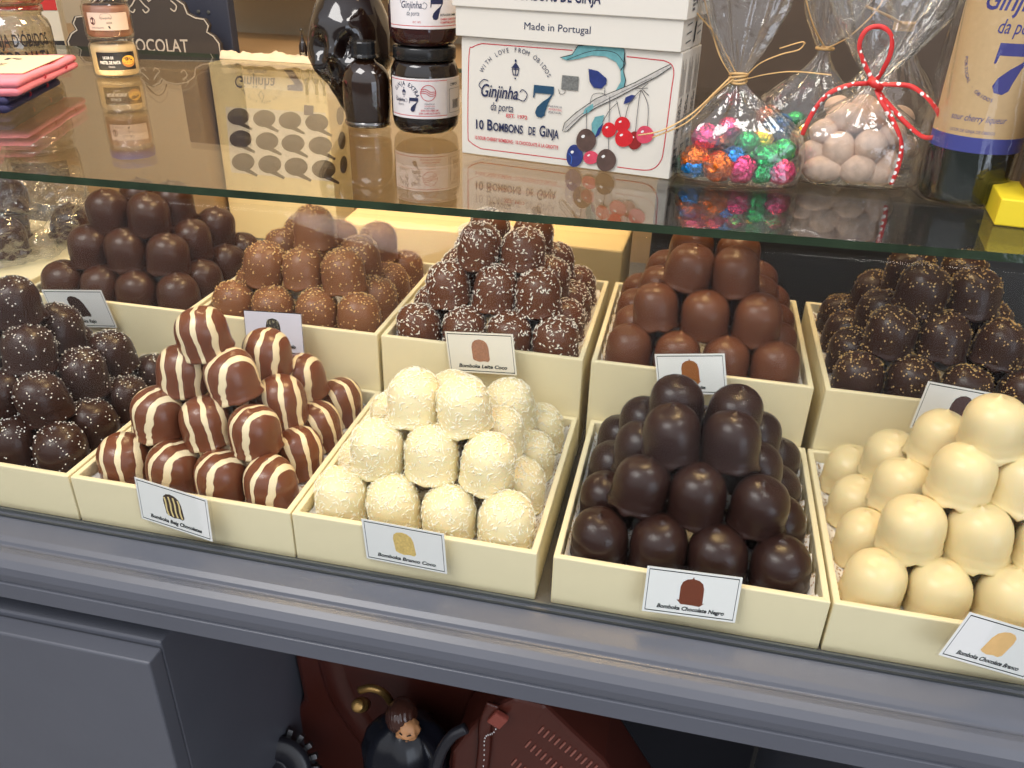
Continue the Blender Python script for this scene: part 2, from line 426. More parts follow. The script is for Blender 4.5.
def choc(name, col, rough, c2=None, sss=.0):
    m = mat(name, col, rough - .03, spec=.36, mottled=.12, msize=30, sss=sss)
    return m
M_DARK = choc('dark_chocolate', (0.027, 0.0105, 0.008), .34)
M_DARK2 = choc('dark_chocolate_warm', (0.036, 0.014, 0.009), .36)
M_PLAIN = choc('brown_chocolate', (0.060, 0.023, 0.012), .34)
M_MILK = choc('milk_chocolate', (0.125, 0.043, 0.019), .38)
M_CARA = choc('caramel_milk_chocolate', (0.21, 0.083, 0.034), .38)
M_WHITE = choc('white_chocolate', (0.76, 0.62, 0.34), .34, sss=.15)
M_COCO = choc('pale_white_chocolate', (0.84, 0.72, 0.43), .4, sss=.15)
def striped():
    m = mat('striped_chocolate', (0.14, 0.05, 0.03), .28); n = m.node_tree; b = n.nodes['Principled BSDF']
    t = n.nodes.new('ShaderNodeTexCoord'); s = n.nodes.new('ShaderNodeSeparateXYZ'); n.links.new(t.outputs['Object'], s.inputs[0])
    nz = n.nodes.new('ShaderNodeTexNoise'); nz.inputs['Scale'].default_value = 55; nz.inputs['Detail'].default_value = 1.5; n.links.new(t.outputs['Object'], nz.inputs[0])
    def M(op, a, b_, c=None):
        q = n.nodes.new('ShaderNodeMath'); q.operation = op
        for i, x in enumerate((a, b_, c)):
            if x is None: continue
            if isinstance(x, (int, float)): q.inputs[i].default_value = x
            else: n.links.new(x, q.inputs[i])
        return q.outputs[0]
    x = M('MULTIPLY_ADD', nz.outputs[0], .0075, s.outputs['X'])
    w_ = M('SINE', M('MULTIPLY', x, 2 * PI / .0150), 0)
    f = M('MULTIPLY_ADD', w_, 9, -4.6); f = M('MINIMUM', M('MAXIMUM', f, 0.0), 1.0)
    mx = n.nodes.new('ShaderNodeMix'); mx.data_type = 'RGBA'; mx.inputs[6].default_value = (.16, .050, .022, 1); mx.inputs[7].default_value = (.80, .66, .42, 1)
    n.links.new(f, mx.inputs[0]); n.links.new(mx.outputs[2], b.inputs['Base Color'])
    b2 = n.nodes.new('ShaderNodeBump'); b2.inputs['Strength'].default_value = .6; b2.inputs['Distance'].default_value = .0006
    n.links.new(f, b2.inputs['Height']); n.links.new(b2.outputs[0], b.inputs['Normal'])
    return m
M_STR = striped()
M_SPW = mat('white_sugar_grains', (0.85, 0.82, 0.74), .5)
M_SPG = mat('caramel_grains', (0.72, 0.48, 0.20), .45)
M_SPF = mat('coconut_flakes', (0.88, 0.82, 0.70), .6)
M_SPP = mat('pale_coconut_flakes', (0.95, 0.91, 0.76), .55)
M_SPC = mat('crushed_nut_grains', (0.60, 0.40, 0.16), .5)
def grains(seed, me, n, l, wd, top, side, base=0.0):
    """n little grains standing on the dome surface, denser towards the top / the foot"""
    r = random.Random(seed); mb = MB(); ps = [p for p in me.polygons if p.center.z > .002]
    ws = []
    for p in ps:
        z = p.center.z / HD; ws.append(p.area * (side + top * max(0, (z - .55) / .45) + base * max(0, 1 - z / .18)))
    for p in r.choices(ps, ws, k=n):
        vs = [me.vertices[i].co for i in p.vertices]; a, b_ = r.random(), r.random()
        c = vs[0].lerp(vs[1], a).lerp(vs[3].lerp(vs[2], a) if len(vs) > 3 else vs[2], b_); nn = p.normal.copy()
        t = nn.orthogonal().normalized(); t.rotate(Matrix.Rotation(r.uniform(0, 6.28), 3, nn)); t = (t + nn * r.uniform(-.1, .45)).normalized()
        u = nn.cross(t).normalized(); q = t.cross(u); L = l * r.uniform(.6, 1.25); w_ = wd * r.uniform(.7, 1.2); c = c + nn * w_ * .45
        o = [c + t * L * .5, c + u * w_ * .5, c + q * w_ * .45, c - u * w_ * .5, c - q * w_ * .45, c - t * L * .5]
        mb.add(o, [(0, 1, 2), (0, 2, 3), (0, 3, 4), (0, 4, 1), (5, 2, 1), (5, 3, 2), (5, 4, 3), (5, 1, 4)])
    return mb
KIND = {  # material, grains(n, len, width, top, side, base), grain material, look
    'rajo': (M_DARK2, (110, .0017, .0017, 5, 1, 2.6), M_SPW, 'dark dome with white dots'),
    'stripe': (M_STR, None, None, 'striped brown and white dome'),
    'coco': (M_COCO, (480, .0050, .0012, 1.5, 1, 1), M_SPP, 'white dome coated in coconut'),
    'dark': (M_DARK, None, None, 'plain dark chocolate dome'),
    'white': (M_WHITE, None, None, 'smooth white chocolate dome'),
    'plain': (M_PLAIN, None, None, 'plain brown dome'),
    'caramel': (M_CARA, (190, .0026, .0018, 4, 1, 1.6), M_SPG, 'milk dome with golden grains'),
    'milkcoco': (M_MILK, (250, .0042, .0015, 1.6, 1, 1), M_SPF, 'brown dome with coconut flakes'),
    'milk': (M_MILK, None, None, 'plain milk chocolate dome'),
    'gold': (M_DARK2, (170, .0024, .0018, 3, 1, 2), M_SPC, 'dark dome with golden nut crumbs')}
WHERE = {'rajo': 'far-left front tray', 'stripe': 'striped tray', 'coco': 'front coconut tray', 'dark': 'front dark tray', 'white': 'far-right front tray',
         'plain': 'far-left back tray', 'caramel': 'back row', 'milkcoco': 'back row', 'milk': 'back row', 'gold': 'far-right back tray'}
ORD = {1: ['centre'], 2: ['left', 'right'], 3: ['left', 'middle', 'right'], 4: ['leftmost', 'second from left', 'third from left', 'rightmost']}
LAY = ['bottom layer', 'second layer', 'third layer', 'top']
ROWN = {4: ['front row', 'second row', 'third row', 'rear row'], 3: ['front row', 'middle row', 'rear row'], 2: ['front row', 'rear row'], 1: ['']}
DX, DY, DZ = .0502, .0525, .0385
skip = {  # (layer, row, column) places that stand empty in the photo
    'rajo': set(), 'stripe': {(2, 1, 0)}, 'coco': {(3, 0, 0), (2, 1, 1)}, 'dark': {(3, 0, 0)}, 'white': set(),
    'plain': {(3, 0, 0)}, 'caramel': {(2, 0, 0), (2, 1, 0), (2, 1, 1), (3, 0, 0)}, 'milkcoco': {(3, 0, 0)}, 'milk': {(3, 0, 0)}, 'gold': {(3, 0, 0)}}
shift = {('caramel', 2, 0, 1): (-.022, .004), ('rajo', 3, 0, 0): (-.002, -.006), ('stripe', 3, 0, 0): (-.010, -.016), ('white', 3, 0, 0): (.002, -.010),
         ('plain', 2, 0, 0): (-.008, 0), ('plain', 2, 0, 1): (-.008, .002), ('plain', 2, 1, 1): (-.004, -.004), ('plain', 2, 1, 0): (-.004, .0), ('stripe', 2, 0, 0): (-.010, 0), ('stripe', 2, 0, 1): (-.004, 0),
         ('white', 2, 0, 0): (.006, -.004), ('rajo', 2, 0, 0): (-.008, 0), ('rajo', 2, 0, 1): (-.008, 0, -.002), ('rajo', 2, 1, 1): (-.016, 0, -.004), ('rajo', 2, 1, 0): (-.012, 0), ('coco', 2, 1, 0): (.023, -.006, -.021)}
for key in TR:
    cx, cy, zt, row = TR[key]; m, g, gm, look = KIND[key]; protos = []; kids = []
    for q in range(3):
        sd = sum(map(ord, key)) * 7 + q
        lum = {'stripe': .45, 'coco': .4, 'caramel': .8, 'milkcoco': .8, 'rajo': .8}.get(key, 1.0)
        o = dome_mesh(sd, lum, nip=(.2 if key in ('coco', 'milkcoco', 'stripe') else 1)).build('chocolate_dome', m, smooth=True)
        if g:
            c = grains(sd, o.data, g[0], *g[1:]).build('sprinkles', gm, o, fix=False)
            c['kind'] = 'stuff'; c['label'] = {'rajo': 'scattered white sugar dots', 'coco': 'pale coconut flakes', 'caramel': 'golden caramel grains', 'milkcoco': 'white coconut flakes', 'gold': 'golden nut crumbs'}[key]
        protos.append(o); kids.append([c] if g else [])
    r = random.Random(sum(map(ord, key))); idx = 0
    for L in range(4):
        nn = 4 - L
        for j in range(nn):
            for i in range(nn):
                if (L, j, i) in skip[key]: continue
                if L == 0 and i in (1, 2) and j in (1, 2): continue
                if L == 1 and i == 1 and j == 1: continue
                p = protos[idx % 3]
                if idx < 3: o = p
                else:
                    o = p.copy(); COL.objects.link(o)
                    for ch in kids[idx % 3]: c = ch.copy(); COL.objects.link(c); c.parent = o
                idx += 1
                sx, sy, sz = (shift.get((key, L, j, i), (0, 0)) + (0,))[:3]
                x = cx + (i - (nn - 1) / 2) * DX + r.uniform(-.0008, .0008) + sx
                y = cy + (j - (nn - 1) / 2) * DY + r.uniform(-.0008, .0008) + sy
                z = zt - .0195 + L * DZ + sz
                if key == 'stripe': rz = r.uniform(-.7, .7) + r.choice([0, 0, .5])
                else: rz = r.uniform(0, 6.28)
                tl = .06 if L == 0 else .13
                o.location = (x, y, z + (.001 if L else 0)); o.rotation_euler = (r.uniform(-tl, tl), r.uniform(-tl, tl), rz)
                s = r.uniform(.985, 1.02); o.scale = (s, s, s * r.uniform(.97, 1.03))
                lab = f"{look}, {LAY[L]}, " + (f"{ROWN[nn][j]}, {ORD[nn][i]}, " if nn > 1 else 'single piece, ') + WHERE[key]
                tag(o, lab, 'chocolate', look + 's piled in a tray')

#@@CARDS
# ------------------------------------------------------------ name cards clipped to the trays
CW, CH = .0700, .0400
cards = [  # key, x, y, z, tilt, roll, yaw, scale, text, picture colour, shape, label
 ('stripe', -.3442, 0, -.0092, -.0388, .0181, -.1577, 1.142, 'Bomboka Beig Chocolates', 'stripe', 'tilted card picturing a striped sweet, clipped on the striped-dome tray'),
 ('coco', -.1279, 0, -.0105, .0107, -.0477, -.0845, 1.085, 'Bomboka Branco Coco', 'coco', 'card picturing a yellowish sweet on the front coconut tray'),
 ('dark', .114, 0, -.0084, -.1468, .0066, .0665, 1.062, 'Bomboka Chocolate Negro', 'dark', 'card picturing a reddish-brown sweet on the front dark chocolate tray'),
 ('white', .3386, 0, -.0057, -.0716, .3123, .2041, 1.068, 'Bomboka Chocolate Branco', 'white', 'crooked card picturing a pale orange sweet on the far-right front tray'),
 ('milkcoco', -.1187, 1, .0672, -.072, -.1624, -.1813, 1.118, 'Bomboka Leite Coco', 'milkcoco', 'cream card picturing a flaky brown sweet on the back coconut-flake tray'),
 ('caramel', -.3509, 1, .0638, -.2149, -.1349, -.1781, 1.11, 'Bomboka com Caramelo', 'caramel', 'lilac-grey card picturing a speckled black sweet, behind the striped pile'),
 ('plain', -.5976, 1, .0593, .1003, -.1267, -.0556, 1.205, 'Bomboka Rajo', 'plain', 'card picturing a plain dark sweet on the far-left back tray'),
 ('milk', .0958, 1, .0751, -.1503, -.2732, -.304, 1.023, 'Bomboka Leite', 'milk', 'card picturing an orange-brown sweet, half hidden behind the dark pile'),
 ('gold', .3428, 1, .0701, -.1503, .1998, .2766, 1.175, 'Bomboka', 'gold', 'slanted card picturing a rough dark sweet on the far-right back tray')]
PIC = {'stripe': (.05, .03, .02), 'coco': (.68, .48, .16), 'dark': (.16, .035, .012), 'white': (.80, .50, .20), 'milkcoco': (.36, .17, .10),
       'caramel': (.035, .028, .022), 'plain': (.04, .015, .010), 'milk': (.30, .095, .015), 'gold': (.07, .035, .035)}
LILAC = mat('lilac_card', (0.66, 0.64, 0.72), 0.45)
CREAMC = mat('cream_card', (0.80, 0.76, 0.66), 0.5)
for key, x, rw, z, tl, ro, ya, s, txt, pk, lab in cards:
    yf = Y2 if rw else 0.0
    wd, ht = CW * s, CH * s
    y = yf - abs(math.sin(ya)) * wd / 2 - .0022 - abs(math.sin(tl)) * ht / 2
    t = tag(empty('name_card', (x, y, z), (PI / 2 + tl, ro, ya)), lab, 'card', 'name cards on the trays')
    MB().box((0, 0, 0), (wd, ht, .0005)).build('card_stock', LILAC if key == 'caramel' else (CREAMC if key == 'milkcoco' else PAPER), t)
    o = MB().box((.0006, .0012, -.0005), (wd + .006, ht + .005, .0003)).build('plastic_sleeve', SLEEVE, t)
    A = Art(plane_map((-wd / 2, -ht / 2, .00028), (1, 0, 0), (0, 1, 0))); A.z = .00001
    b = .0022 if key != 'caramel' else .0002; lw = .0010
    A.line([(b, b), (wd - b, b), (wd - b, ht - b), (b, ht - b)], lw, INKB, closed=True)
    px, py = wd * .5, ht * .56; a = wd * .125; c = ht * .27
    pm = mat('picture_' + pk, PIC[pk], .6, mottled=.5 if pk in ('coco', 'milkcoco', 'gold') else .12, msize=420 if pk in ('coco', 'milkcoco', 'gold') else 150)
    shp = [(-.98, -.8), (-1, .3), (-.85, .72), (-.5, .95), (0, 1.04), (.5, .95), (.85, .72), (1, .3), (1.02, -.8), (.8, -1), (.3, -.95), (-.2, -1.03), (-.7, -.93)]
    sk = {'plain': -.35, 'stripe': -.15, 'coco': -.12, 'white': .2, 'gold': .1}.get(key, 0)
    P = lambda u, v: (px + u * a + sk * v * a, py + v * c)
    A.poly([P(*q) for q in shp], pm)
    if key in ('dark', 'milk'):
        A.poly([P(-.1, 1), P(0, 1.2), P(.1, 1)], pm); A.poly([P(-1.2, -.75), P(1.15, -.85), P(.8, -1.15), P(0, -1.1), P(-.8, -1.1)], pm)
    if key == 'stripe':
        cm = mat('picture_cream', (.68, .55, .26), .6)
        for k in range(4):
            u = -.78 + k * .5; A.line([P(u, .85 - abs(u) * .25), P(u + .05, .2), P(u - .03, -.4), P(u + .04, -.92)], a * .2, cm, smooth=4)
    if key == 'caramel':
        gm_ = mat('picture_grain', (.40, .36, .22), .6); rr = random.Random(4)
        for k in range(34): A.ell(*P(rr.uniform(-.8, .8), rr.choice([rr.uniform(.5, .9), rr.uniform(-.9, .9)])), .0007, .0004, gm_, 6, rr.uniform(0, 3))
    A.text(txt, (wd * (.15 if len(txt) > 15 else .3), ht * .13), (wd * (.87 if len(txt) > 15 else .7), ht * .13), ht * .085, INKB, shear=.25, bold=.04)
    A.build('printing', t)

# ------------------------------------------------------------ glass shelf and front pane
ZS = .26
def sf(x): return .0770 + (x + .505) * .0265
mb = MB()
vs = []
for z in (ZS - .0065, ZS):
    vs += [(X0, sf(X0), z), (X1, sf(X1), z), (X1, .815, z), (X0, .815, z)]
mb.add(vs, [(3, 2, 1, 0), (4, 5, 6, 7)])
mb.add([vs[0], vs[1], vs[5], vs[4], vs[1], vs[2], vs[6], vs[5], vs[2], vs[3], vs[7], vs[6], vs[3], vs[0], vs[4], vs[7]], [(0, 1, 2, 3), (4, 5, 6, 7), (8, 9, 10, 11), (12, 13, 14, 15)], 1)
tag(mb.build('glass_shelf', [GLASS, EDGE]), 'clear glass shelf with green front edge above the tray piles', 'glass shelf')
prof = [(-.0150, -.0470), (-.0150, .0), (-.0135, .03), (-.0075, .07), (.006, .115), (.026, .165), (.050, .215), (.071, .2495)]
vs = []; prf = [(y, z) for y, z in prof]
fin = [(p.y, p.z) for p in catmull([(0, y, z) for y, z in prf], 5)]
mb = MB(); N = len(fin)
for x in (X0, X1):
    for y, z in fin: vs.append((x, y + (sf(x) - .0700) * max(0, z + .047) / .2965 - .001, z))
for x in (X0, X1):
    for y, z in fin: vs.append((x, y + (sf(x) - .0700) * max(0, z + .047) / .2965 - .0035, z))
fs = [(i, i + 1, N + i + 1, N + i) for i in range(N - 1)] + [(2 * N + i, 3 * N + i, 3 * N + i + 1, 2 * N + i + 1) for i in range(N - 1)] + [(N - 1, 3 * N - 1, 4 * N - 1, 2 * N - 1)]
mb.add(vs, fs)
tag(mb.build('front_pane', PANE, smooth=True), 'curved clear glass pane rising from the rail to the shelf edge', 'glass pane')

# ------------------------------------------------------------ shared logo printing
TEAL = mat('teal_print', (0.13, 0.34, 0.36), .6, mottled=.4, msize=300)
PENC = mat('pencil_print', (0.10, 0.09, 0.09), .6)
BARK = mat('branch_print', (0.50, 0.47, 0.43), .6, mottled=.4, msize=400)
CHER = mat('cherry_red_print', (0.60, 0.012, 0.02), .5, mottled=.3, msize=120)
PINKC = mat('pink_cherry_print', (0.62, 0.06, 0.11), .5, mottled=.3, msize=120)
BROWNC = mat('brown_cherry_print', (0.09, 0.05, 0.04), .5, mottled=.5, msize=120)
BLUEP = mat('blue_print', (0.015, 0.03, 0.16), .5, mottled=.5, msize=200)
GREYP = mat('grey_stamp_print', (0.16, 0.16, 0.15), .6, mottled=.8, msize=600)
WHITEP = mat('white_print', (0.80, 0.79, 0.77), .5)
def lantern(A, x, y, s, m):
    A.poly([(x - .5 * s, y + .2 * s), (x, y + .8 * s), (x + .5 * s, y + .2 * s)], m)
    A.line([(x - .4 * s, y + .1 * s), (x - .25 * s, y - .5 * s), (x + .25 * s, y - .5 * s), (x + .4 * s, y + .1 * s)], .14 * s, m, closed=True)
    A.line([(x, y + .2 * s), (x, y - .5 * s)], .1 * s, m); A.ell(x, y + .95 * s, .12 * s, .15 * s, m, 8); A.ell(x, y - .85 * s, .1 * s, .1 * s, m, 8)
def seven(A, x, y, s, m):
    """the bold numeral, x y = centre, s = height"""
    A.poly([(x - .33 * s, y + .5 * s), (x + .36 * s, y + .5 * s), (x + .36 * s, y + .26 * s), (x - .28 * s, y + .26 * s), (x - .31 * s, y + .10 * s), (x - .35 * s, y + .10 * s)], m)
    A.poly([(x + .36 * s, y + .30 * s), (x + .20 * s, y + .02 * s), (x + .10 * s, y - .28 * s), (x + .07 * s, y - .42 * s), (x - .04 * s, y - .5 * s), (x - .20 * s, y - .47 * s), (x - .26 * s, y - .34 * s), (x - .20 * s, y - .18 * s), (x - .02 * s, y), (x + .18 * s, y + .14 * s), (x + .32 * s, y + .30 * s)], m)
def script_logo(A, x, y, w_, m):
    """two-line script name; x y = left baseline of the first line"""
    h = w_ * .27
    A.text('Ginjinha', (x, y), (x + w_ * .82, y), h * .92, m, shear=.28, bold=.012)
    A.line([(x + w_ * .80, y + h * .1), (x + w_ * .95, y - h * .05), (x + w_ * 1.02, y + h * .45), (x + w_ * .92, y + h * .75), (x + w_ * .86, y + h * .55)], w_ * .018, m, smooth=5)
    A.line([(x + w_ * .02, y + h * .5), (x - w_ * .05, y + h * .8), (x + w_ * .05, y + h * 1.2), (x + w_ * .16, y + h * 1.15)], w_ * .018, m, smooth=5)
    A.text('da porta', (x + w_ * .22, y - h * .95), (x + w_ * .72, y - h * .95), h * .62, m, shear=.2)

# ------------------------------------------------------------ cartons on the shelf
ux = Vector((.9813, -.1924, 0)); un = Vector((.1924, .9813, 0)); up = Vector((0, 0, 1))
RZC = math.atan2(-.1924, .9813); W1, H1, T1 = .2079, .1065, .0245
P0 = Vector((-.1515, .2668, ZS + .0004))
desc = ['white sour cherry chocolate carton with cherry branch artwork, standing at the front', 'white carton standing directly behind the front cherry artwork carton', 'white carton standing last of the three upright ones']
for k in range(3):
    o = MB().box((W1 / 2, T1 / 2, H1 / 2), (W1, T1 - .0006, H1)).build('chocolate_carton', BOARD, bevel=.0006)
    o.location = P0 + un * (T1 * k); o.rotation_euler = (0, 0, RZC)
    tag(o, desc[k], 'carton', 'white chocolate cartons')
    mr = plane_map((W1 + .0001, .0012, .002), (0, 1, 0), (0, 0, 1)); A = Art(mr)
    A.z = .0001
    for q, (h_, yy) in enumerate(((.0045, .0055), (.0045, .0115))):
        A.text(['LICOR TARA', 'OBIDOENSE'][q], (yy + .003, .028 + q * .004), (yy + .003, .062 + q * .004), h_, INKB, bold=.02)
    for q in range(5): A.line([(.004 + q * .0032, .068), (.004 + q * .0032, .098 - .004 * (q % 3))], .0008, PENC)
    for q in range(9): A.line([(.004, .005 + q * .0022), (.016, .005 + q * .0022)], .0006 + .0006 * (q % 3), INKB)
    A.build('side_printing', o)
    if k == 0:
        F = plane_map((0, .0002, 0), (1, 0, 0), (0, 0, 1)); Q = [(78, 140), (868, 190), (838, 660), (82, 560)]
        A = Art(F, Q, (W1, H1)); A.z = .0001
        # red rounded frame
        fr = [(470, 185), (150, 165), (118, 178), (105, 210), (103, 480), (112, 520), (150, 545), (462, 585)]
        A.line(fr[:2], .0008, REDINK); A.line([(p.x, p.y) for p in catmull([(x, y, 0) for x, y in fr[1:7]], 4)], .0008, REDINK); A.line(fr[6:], .0008, REDINK)
        A.line([(665, 205), (800, 218)], .0008, REDINK)
        A.line([(800, 218), (828, 232), (838, 262), (832, 330), (815, 540), (805, 590), (780, 618), (740, 624), (645, 612)], .0008, REDINK, smooth=4)
        # lettering
        B = Art(F); B.mb = A.mb; B.mats = A.mats; B.z = .0004
        cvt = A.c
        cx_, cy_ = cvt((268, 345)); B.arc('WITH LOVE FROM ÓBIDOS', cx_, cy_, .0365, 2.62, .52, .0040, INK, wch=.0030)
        x_, y_ = cvt((270, 258)); lantern(B, x_, y_, .0085, INK)
        x_, y_ = cvt((150, 352)); script_logo(B, x_, y_, .046, INK)
        x_, y_ = cvt((370, 372)); seven(B, x_, y_, .0285, mat('dark_teal_print', (.012, .06, .12), .5))
        B.text('EST. 1972', cvt((240, 428)), cvt((315, 436)), .0032, REDINK, bold=.02)
        B.text('10', cvt((133, 470)), cvt((160, 473)), .0085, INK, bold=.02)
        B.text('B', cvt((173, 475)), cvt((192, 477)), .0098, INK, bold=.02); B.text('OMBONS', cvt((194, 477)), cvt((300, 489)), .0075, INK, bold=.025)
        B.text('DE', cvt((320, 491)), cvt((345, 494)), .0072, INK, bold=.02)
        B.text('G', cvt((360, 497)), cvt((381, 499)), .0098, INK, bold=.02); B.text('INJA', cvt((384, 499)), cvt((429, 506)), .0075, INK, bold=.025)
        B.text('10 SOUR CHERRY BOMBONS · 10 CHOCOLATS À LA GRIOTTE', cvt((130, 508)), cvt((429, 546)), .0032, REDINK, bold=.02)
        for q, (t_, m_) in enumerate((('MARAVILHA', INK), ('DE PORTUGAL', REDINK), ('PORTUGAL', INK))):
            B.text(t_, cvt((391, 390 + q * 11)), cvt((439, 395 + q * 11)), .0018, m_)
        # stamp picture
        A.z = .0009
        A.poly([(437, 274), (496, 279), (494, 330), (434, 325)], GREYP); A.line([(425, 325), (430, 342), (446, 340), (448, 326)], .0005, PENC, smooth=4)
        # teal leaf
        A.poly([(428, 211), (470, 200), (490, 168), (570, 163), (655, 176), (661, 230), (655, 255), (665, 290), (660, 318), (630, 330), (648, 295), (645, 255), (628, 225), (590, 205), (540, 202), (490, 215), (452, 221)], TEAL)
        A.line([(428, 211), (470, 200), (490, 168), (570, 163), (655, 176), (661, 230), (655, 255), (665, 290), (660, 318)], .0007, INKB)
        A.line([(452, 219), (540, 186), (620, 190), (655, 225)], .0005, INKB, smooth=4); A.line([(645, 255), (656, 240), (658, 190)], .0009, INKB)
        # branch
        A.poly([(443, 478), (450, 448), (490, 410), (560, 358), (640, 325), (700, 298), (790, 248), (826, 230), (829, 240), (780, 275), (700, 318), (640, 352), (560, 392), (510, 425), (460, 478)], BARK)
        A.line([(443, 478), (450, 448), (490, 410), (560, 358), (640, 325), (700, 298), (790, 248), (826, 230)], .0006, INKB)
        A.line([(460, 478), (510, 425), (560, 392), (640, 352), (700, 318), (780, 275), (829, 240)], .0006, INKB)
        A.line([(452, 470), (520, 408), (640, 340), (760, 280)], .0004, INKB, smooth=4)
        A.poly([(515, 415), (522, 395), (550, 376), (553, 392), (535, 410)], TEAL)
        A.line([(540, 380), (548, 345), (580, 338), (600, 350)], .0005, PENC, smooth=5); A.line([(590, 345), (592, 322), (590, 320)], .0006, PENC)
        # blue leaves
        A.poly([(530, 250), (565, 258), (597, 285), (596, 305), (578, 322), (550, 318), (536, 298)], BLUEP)
        A.poly([(661, 378), (668, 352), (690, 343), (705, 346), (690, 368)], BLUEP)
        A.poly([(551, 500), (548, 450), (560, 425), (592, 418), (586, 455), (566, 490)], TEAL); A.poly([(560, 505), (572, 468), (590, 448), (578, 490)], BLUEP)
        # stems
        for p in ([(528, 400), (530, 480)], [(610, 350), (612, 548)], [(636, 365), (652, 425)], [(722, 325), (680, 380), (664, 475)], [(722, 325), (715, 380), (708, 490)], [(724, 325), (750, 380), (752, 465)], [(640, 372), (612, 400), (590, 440)], [(700, 320), (748, 318)], [(725, 320), (752, 345)], [(725, 320), (748, 300)]):
            A.line(p, .0006, PENC, smooth=4)
        for x_, y_, rx, ry, m_ in ((660, 452, 28, 28, CHER), (708, 512, 26, 34, mat('deep_cherry_print', (.25, .01, .01), .5)), (612, 473, 26, 28, CHER), (668, 503, 33, 33, CHER), (744, 490, 32, 33, PINKC),
                                   (490, 570, 30, 42, BLUEP), (550, 576, 28, 25, PINKC), (530, 512, 36, 43, BROWNC), (606, 586, 36, 42, BROWNC)):
            A.ell(x_, y_, rx, ry, m_, 24, k=.02); A.ell(x_ - rx * .3, y_ - ry * .35, rx * .2, ry * .13, WHITEP, 10, -.5)
        A.line([(469, 560), (480, 575), (478, 600)], .0007, mat('light_blue_print', (.05, .15, .5), .5), smooth=4)
        A.mb.build('front_artwork', A.mats, o, fix=False)
# lidded carton lying on top
t = tag(empty('gift_carton', P0 + ux * -.0055 + un * -.0035 + up * (H1 + .0006), (0, 0, RZC)), 'white lidded carton lying flat across the three upright cartons', 'carton')
W2, D2 = .2105, .0770
MB().box((W2 / 2 + .0015, D2 / 2, .014), (W2, D2, .028)).build('carton_base', BOARD, t, bevel=.0006)
lid = MB().box((W2 / 2 + .0015, D2 / 2, .042), (W2 + .005, D2 + .004, .034)).build('lid', BOARD, t, bevel=.0006)
A = Art(plane_map((0, .0, 0), (1, 0, 0), (0, 0, 1))); A.z = .0003
A.text('Made in Portugal', (.070, .0095), (.132, .0095), .0060, INK)
A.build('front_printing', t)
A = Art(plane_map((0, -.002, 0), (1, 0, 0), (0, 0, 1))); A.z = .0003
A.text('BOMBONS DE GINJA', (.060, .0335), (.140, .0335), .0092, INK, bold=.02); A.build('lid_printing', lid)
A = Art(plane_map((W2 + .0017, .002, 0), (0, 1, 0), (0, 0, 1))); A.z = .0003
for q in range(3): A.line([(.012, .006 + q * .007), (.030, .007 + q * .007)], .0010, PENC)
A.poly([(.040, .004), (.045, .005), (.048, .022), (.044, .020)], INKB); A.line([(.052, .010), (.066, .012)], .001, PENC); A.line([(.052, .016), (.066, .018)], .001, PENC)
A.build('side_printing', t)
A = Art(plane_map((W2 + .0042, .002, 0), (0, 1, 0), (0, 0, 1))); A.z = .0003
for q in range(7): A.line([(.012, .032 + q * .0036), (.021, .0325 + q * .0036)], .0022, PENC)
A.poly([(.024, .036), (.027, .036), (.0265, .056), (.025, .056)], INKB)
for q in range(4): A.line([(.046, .036 + q * .005), (.062, .0375 + q * .005)], .0011, PENC)
A.build('lid_side_printing', lid)

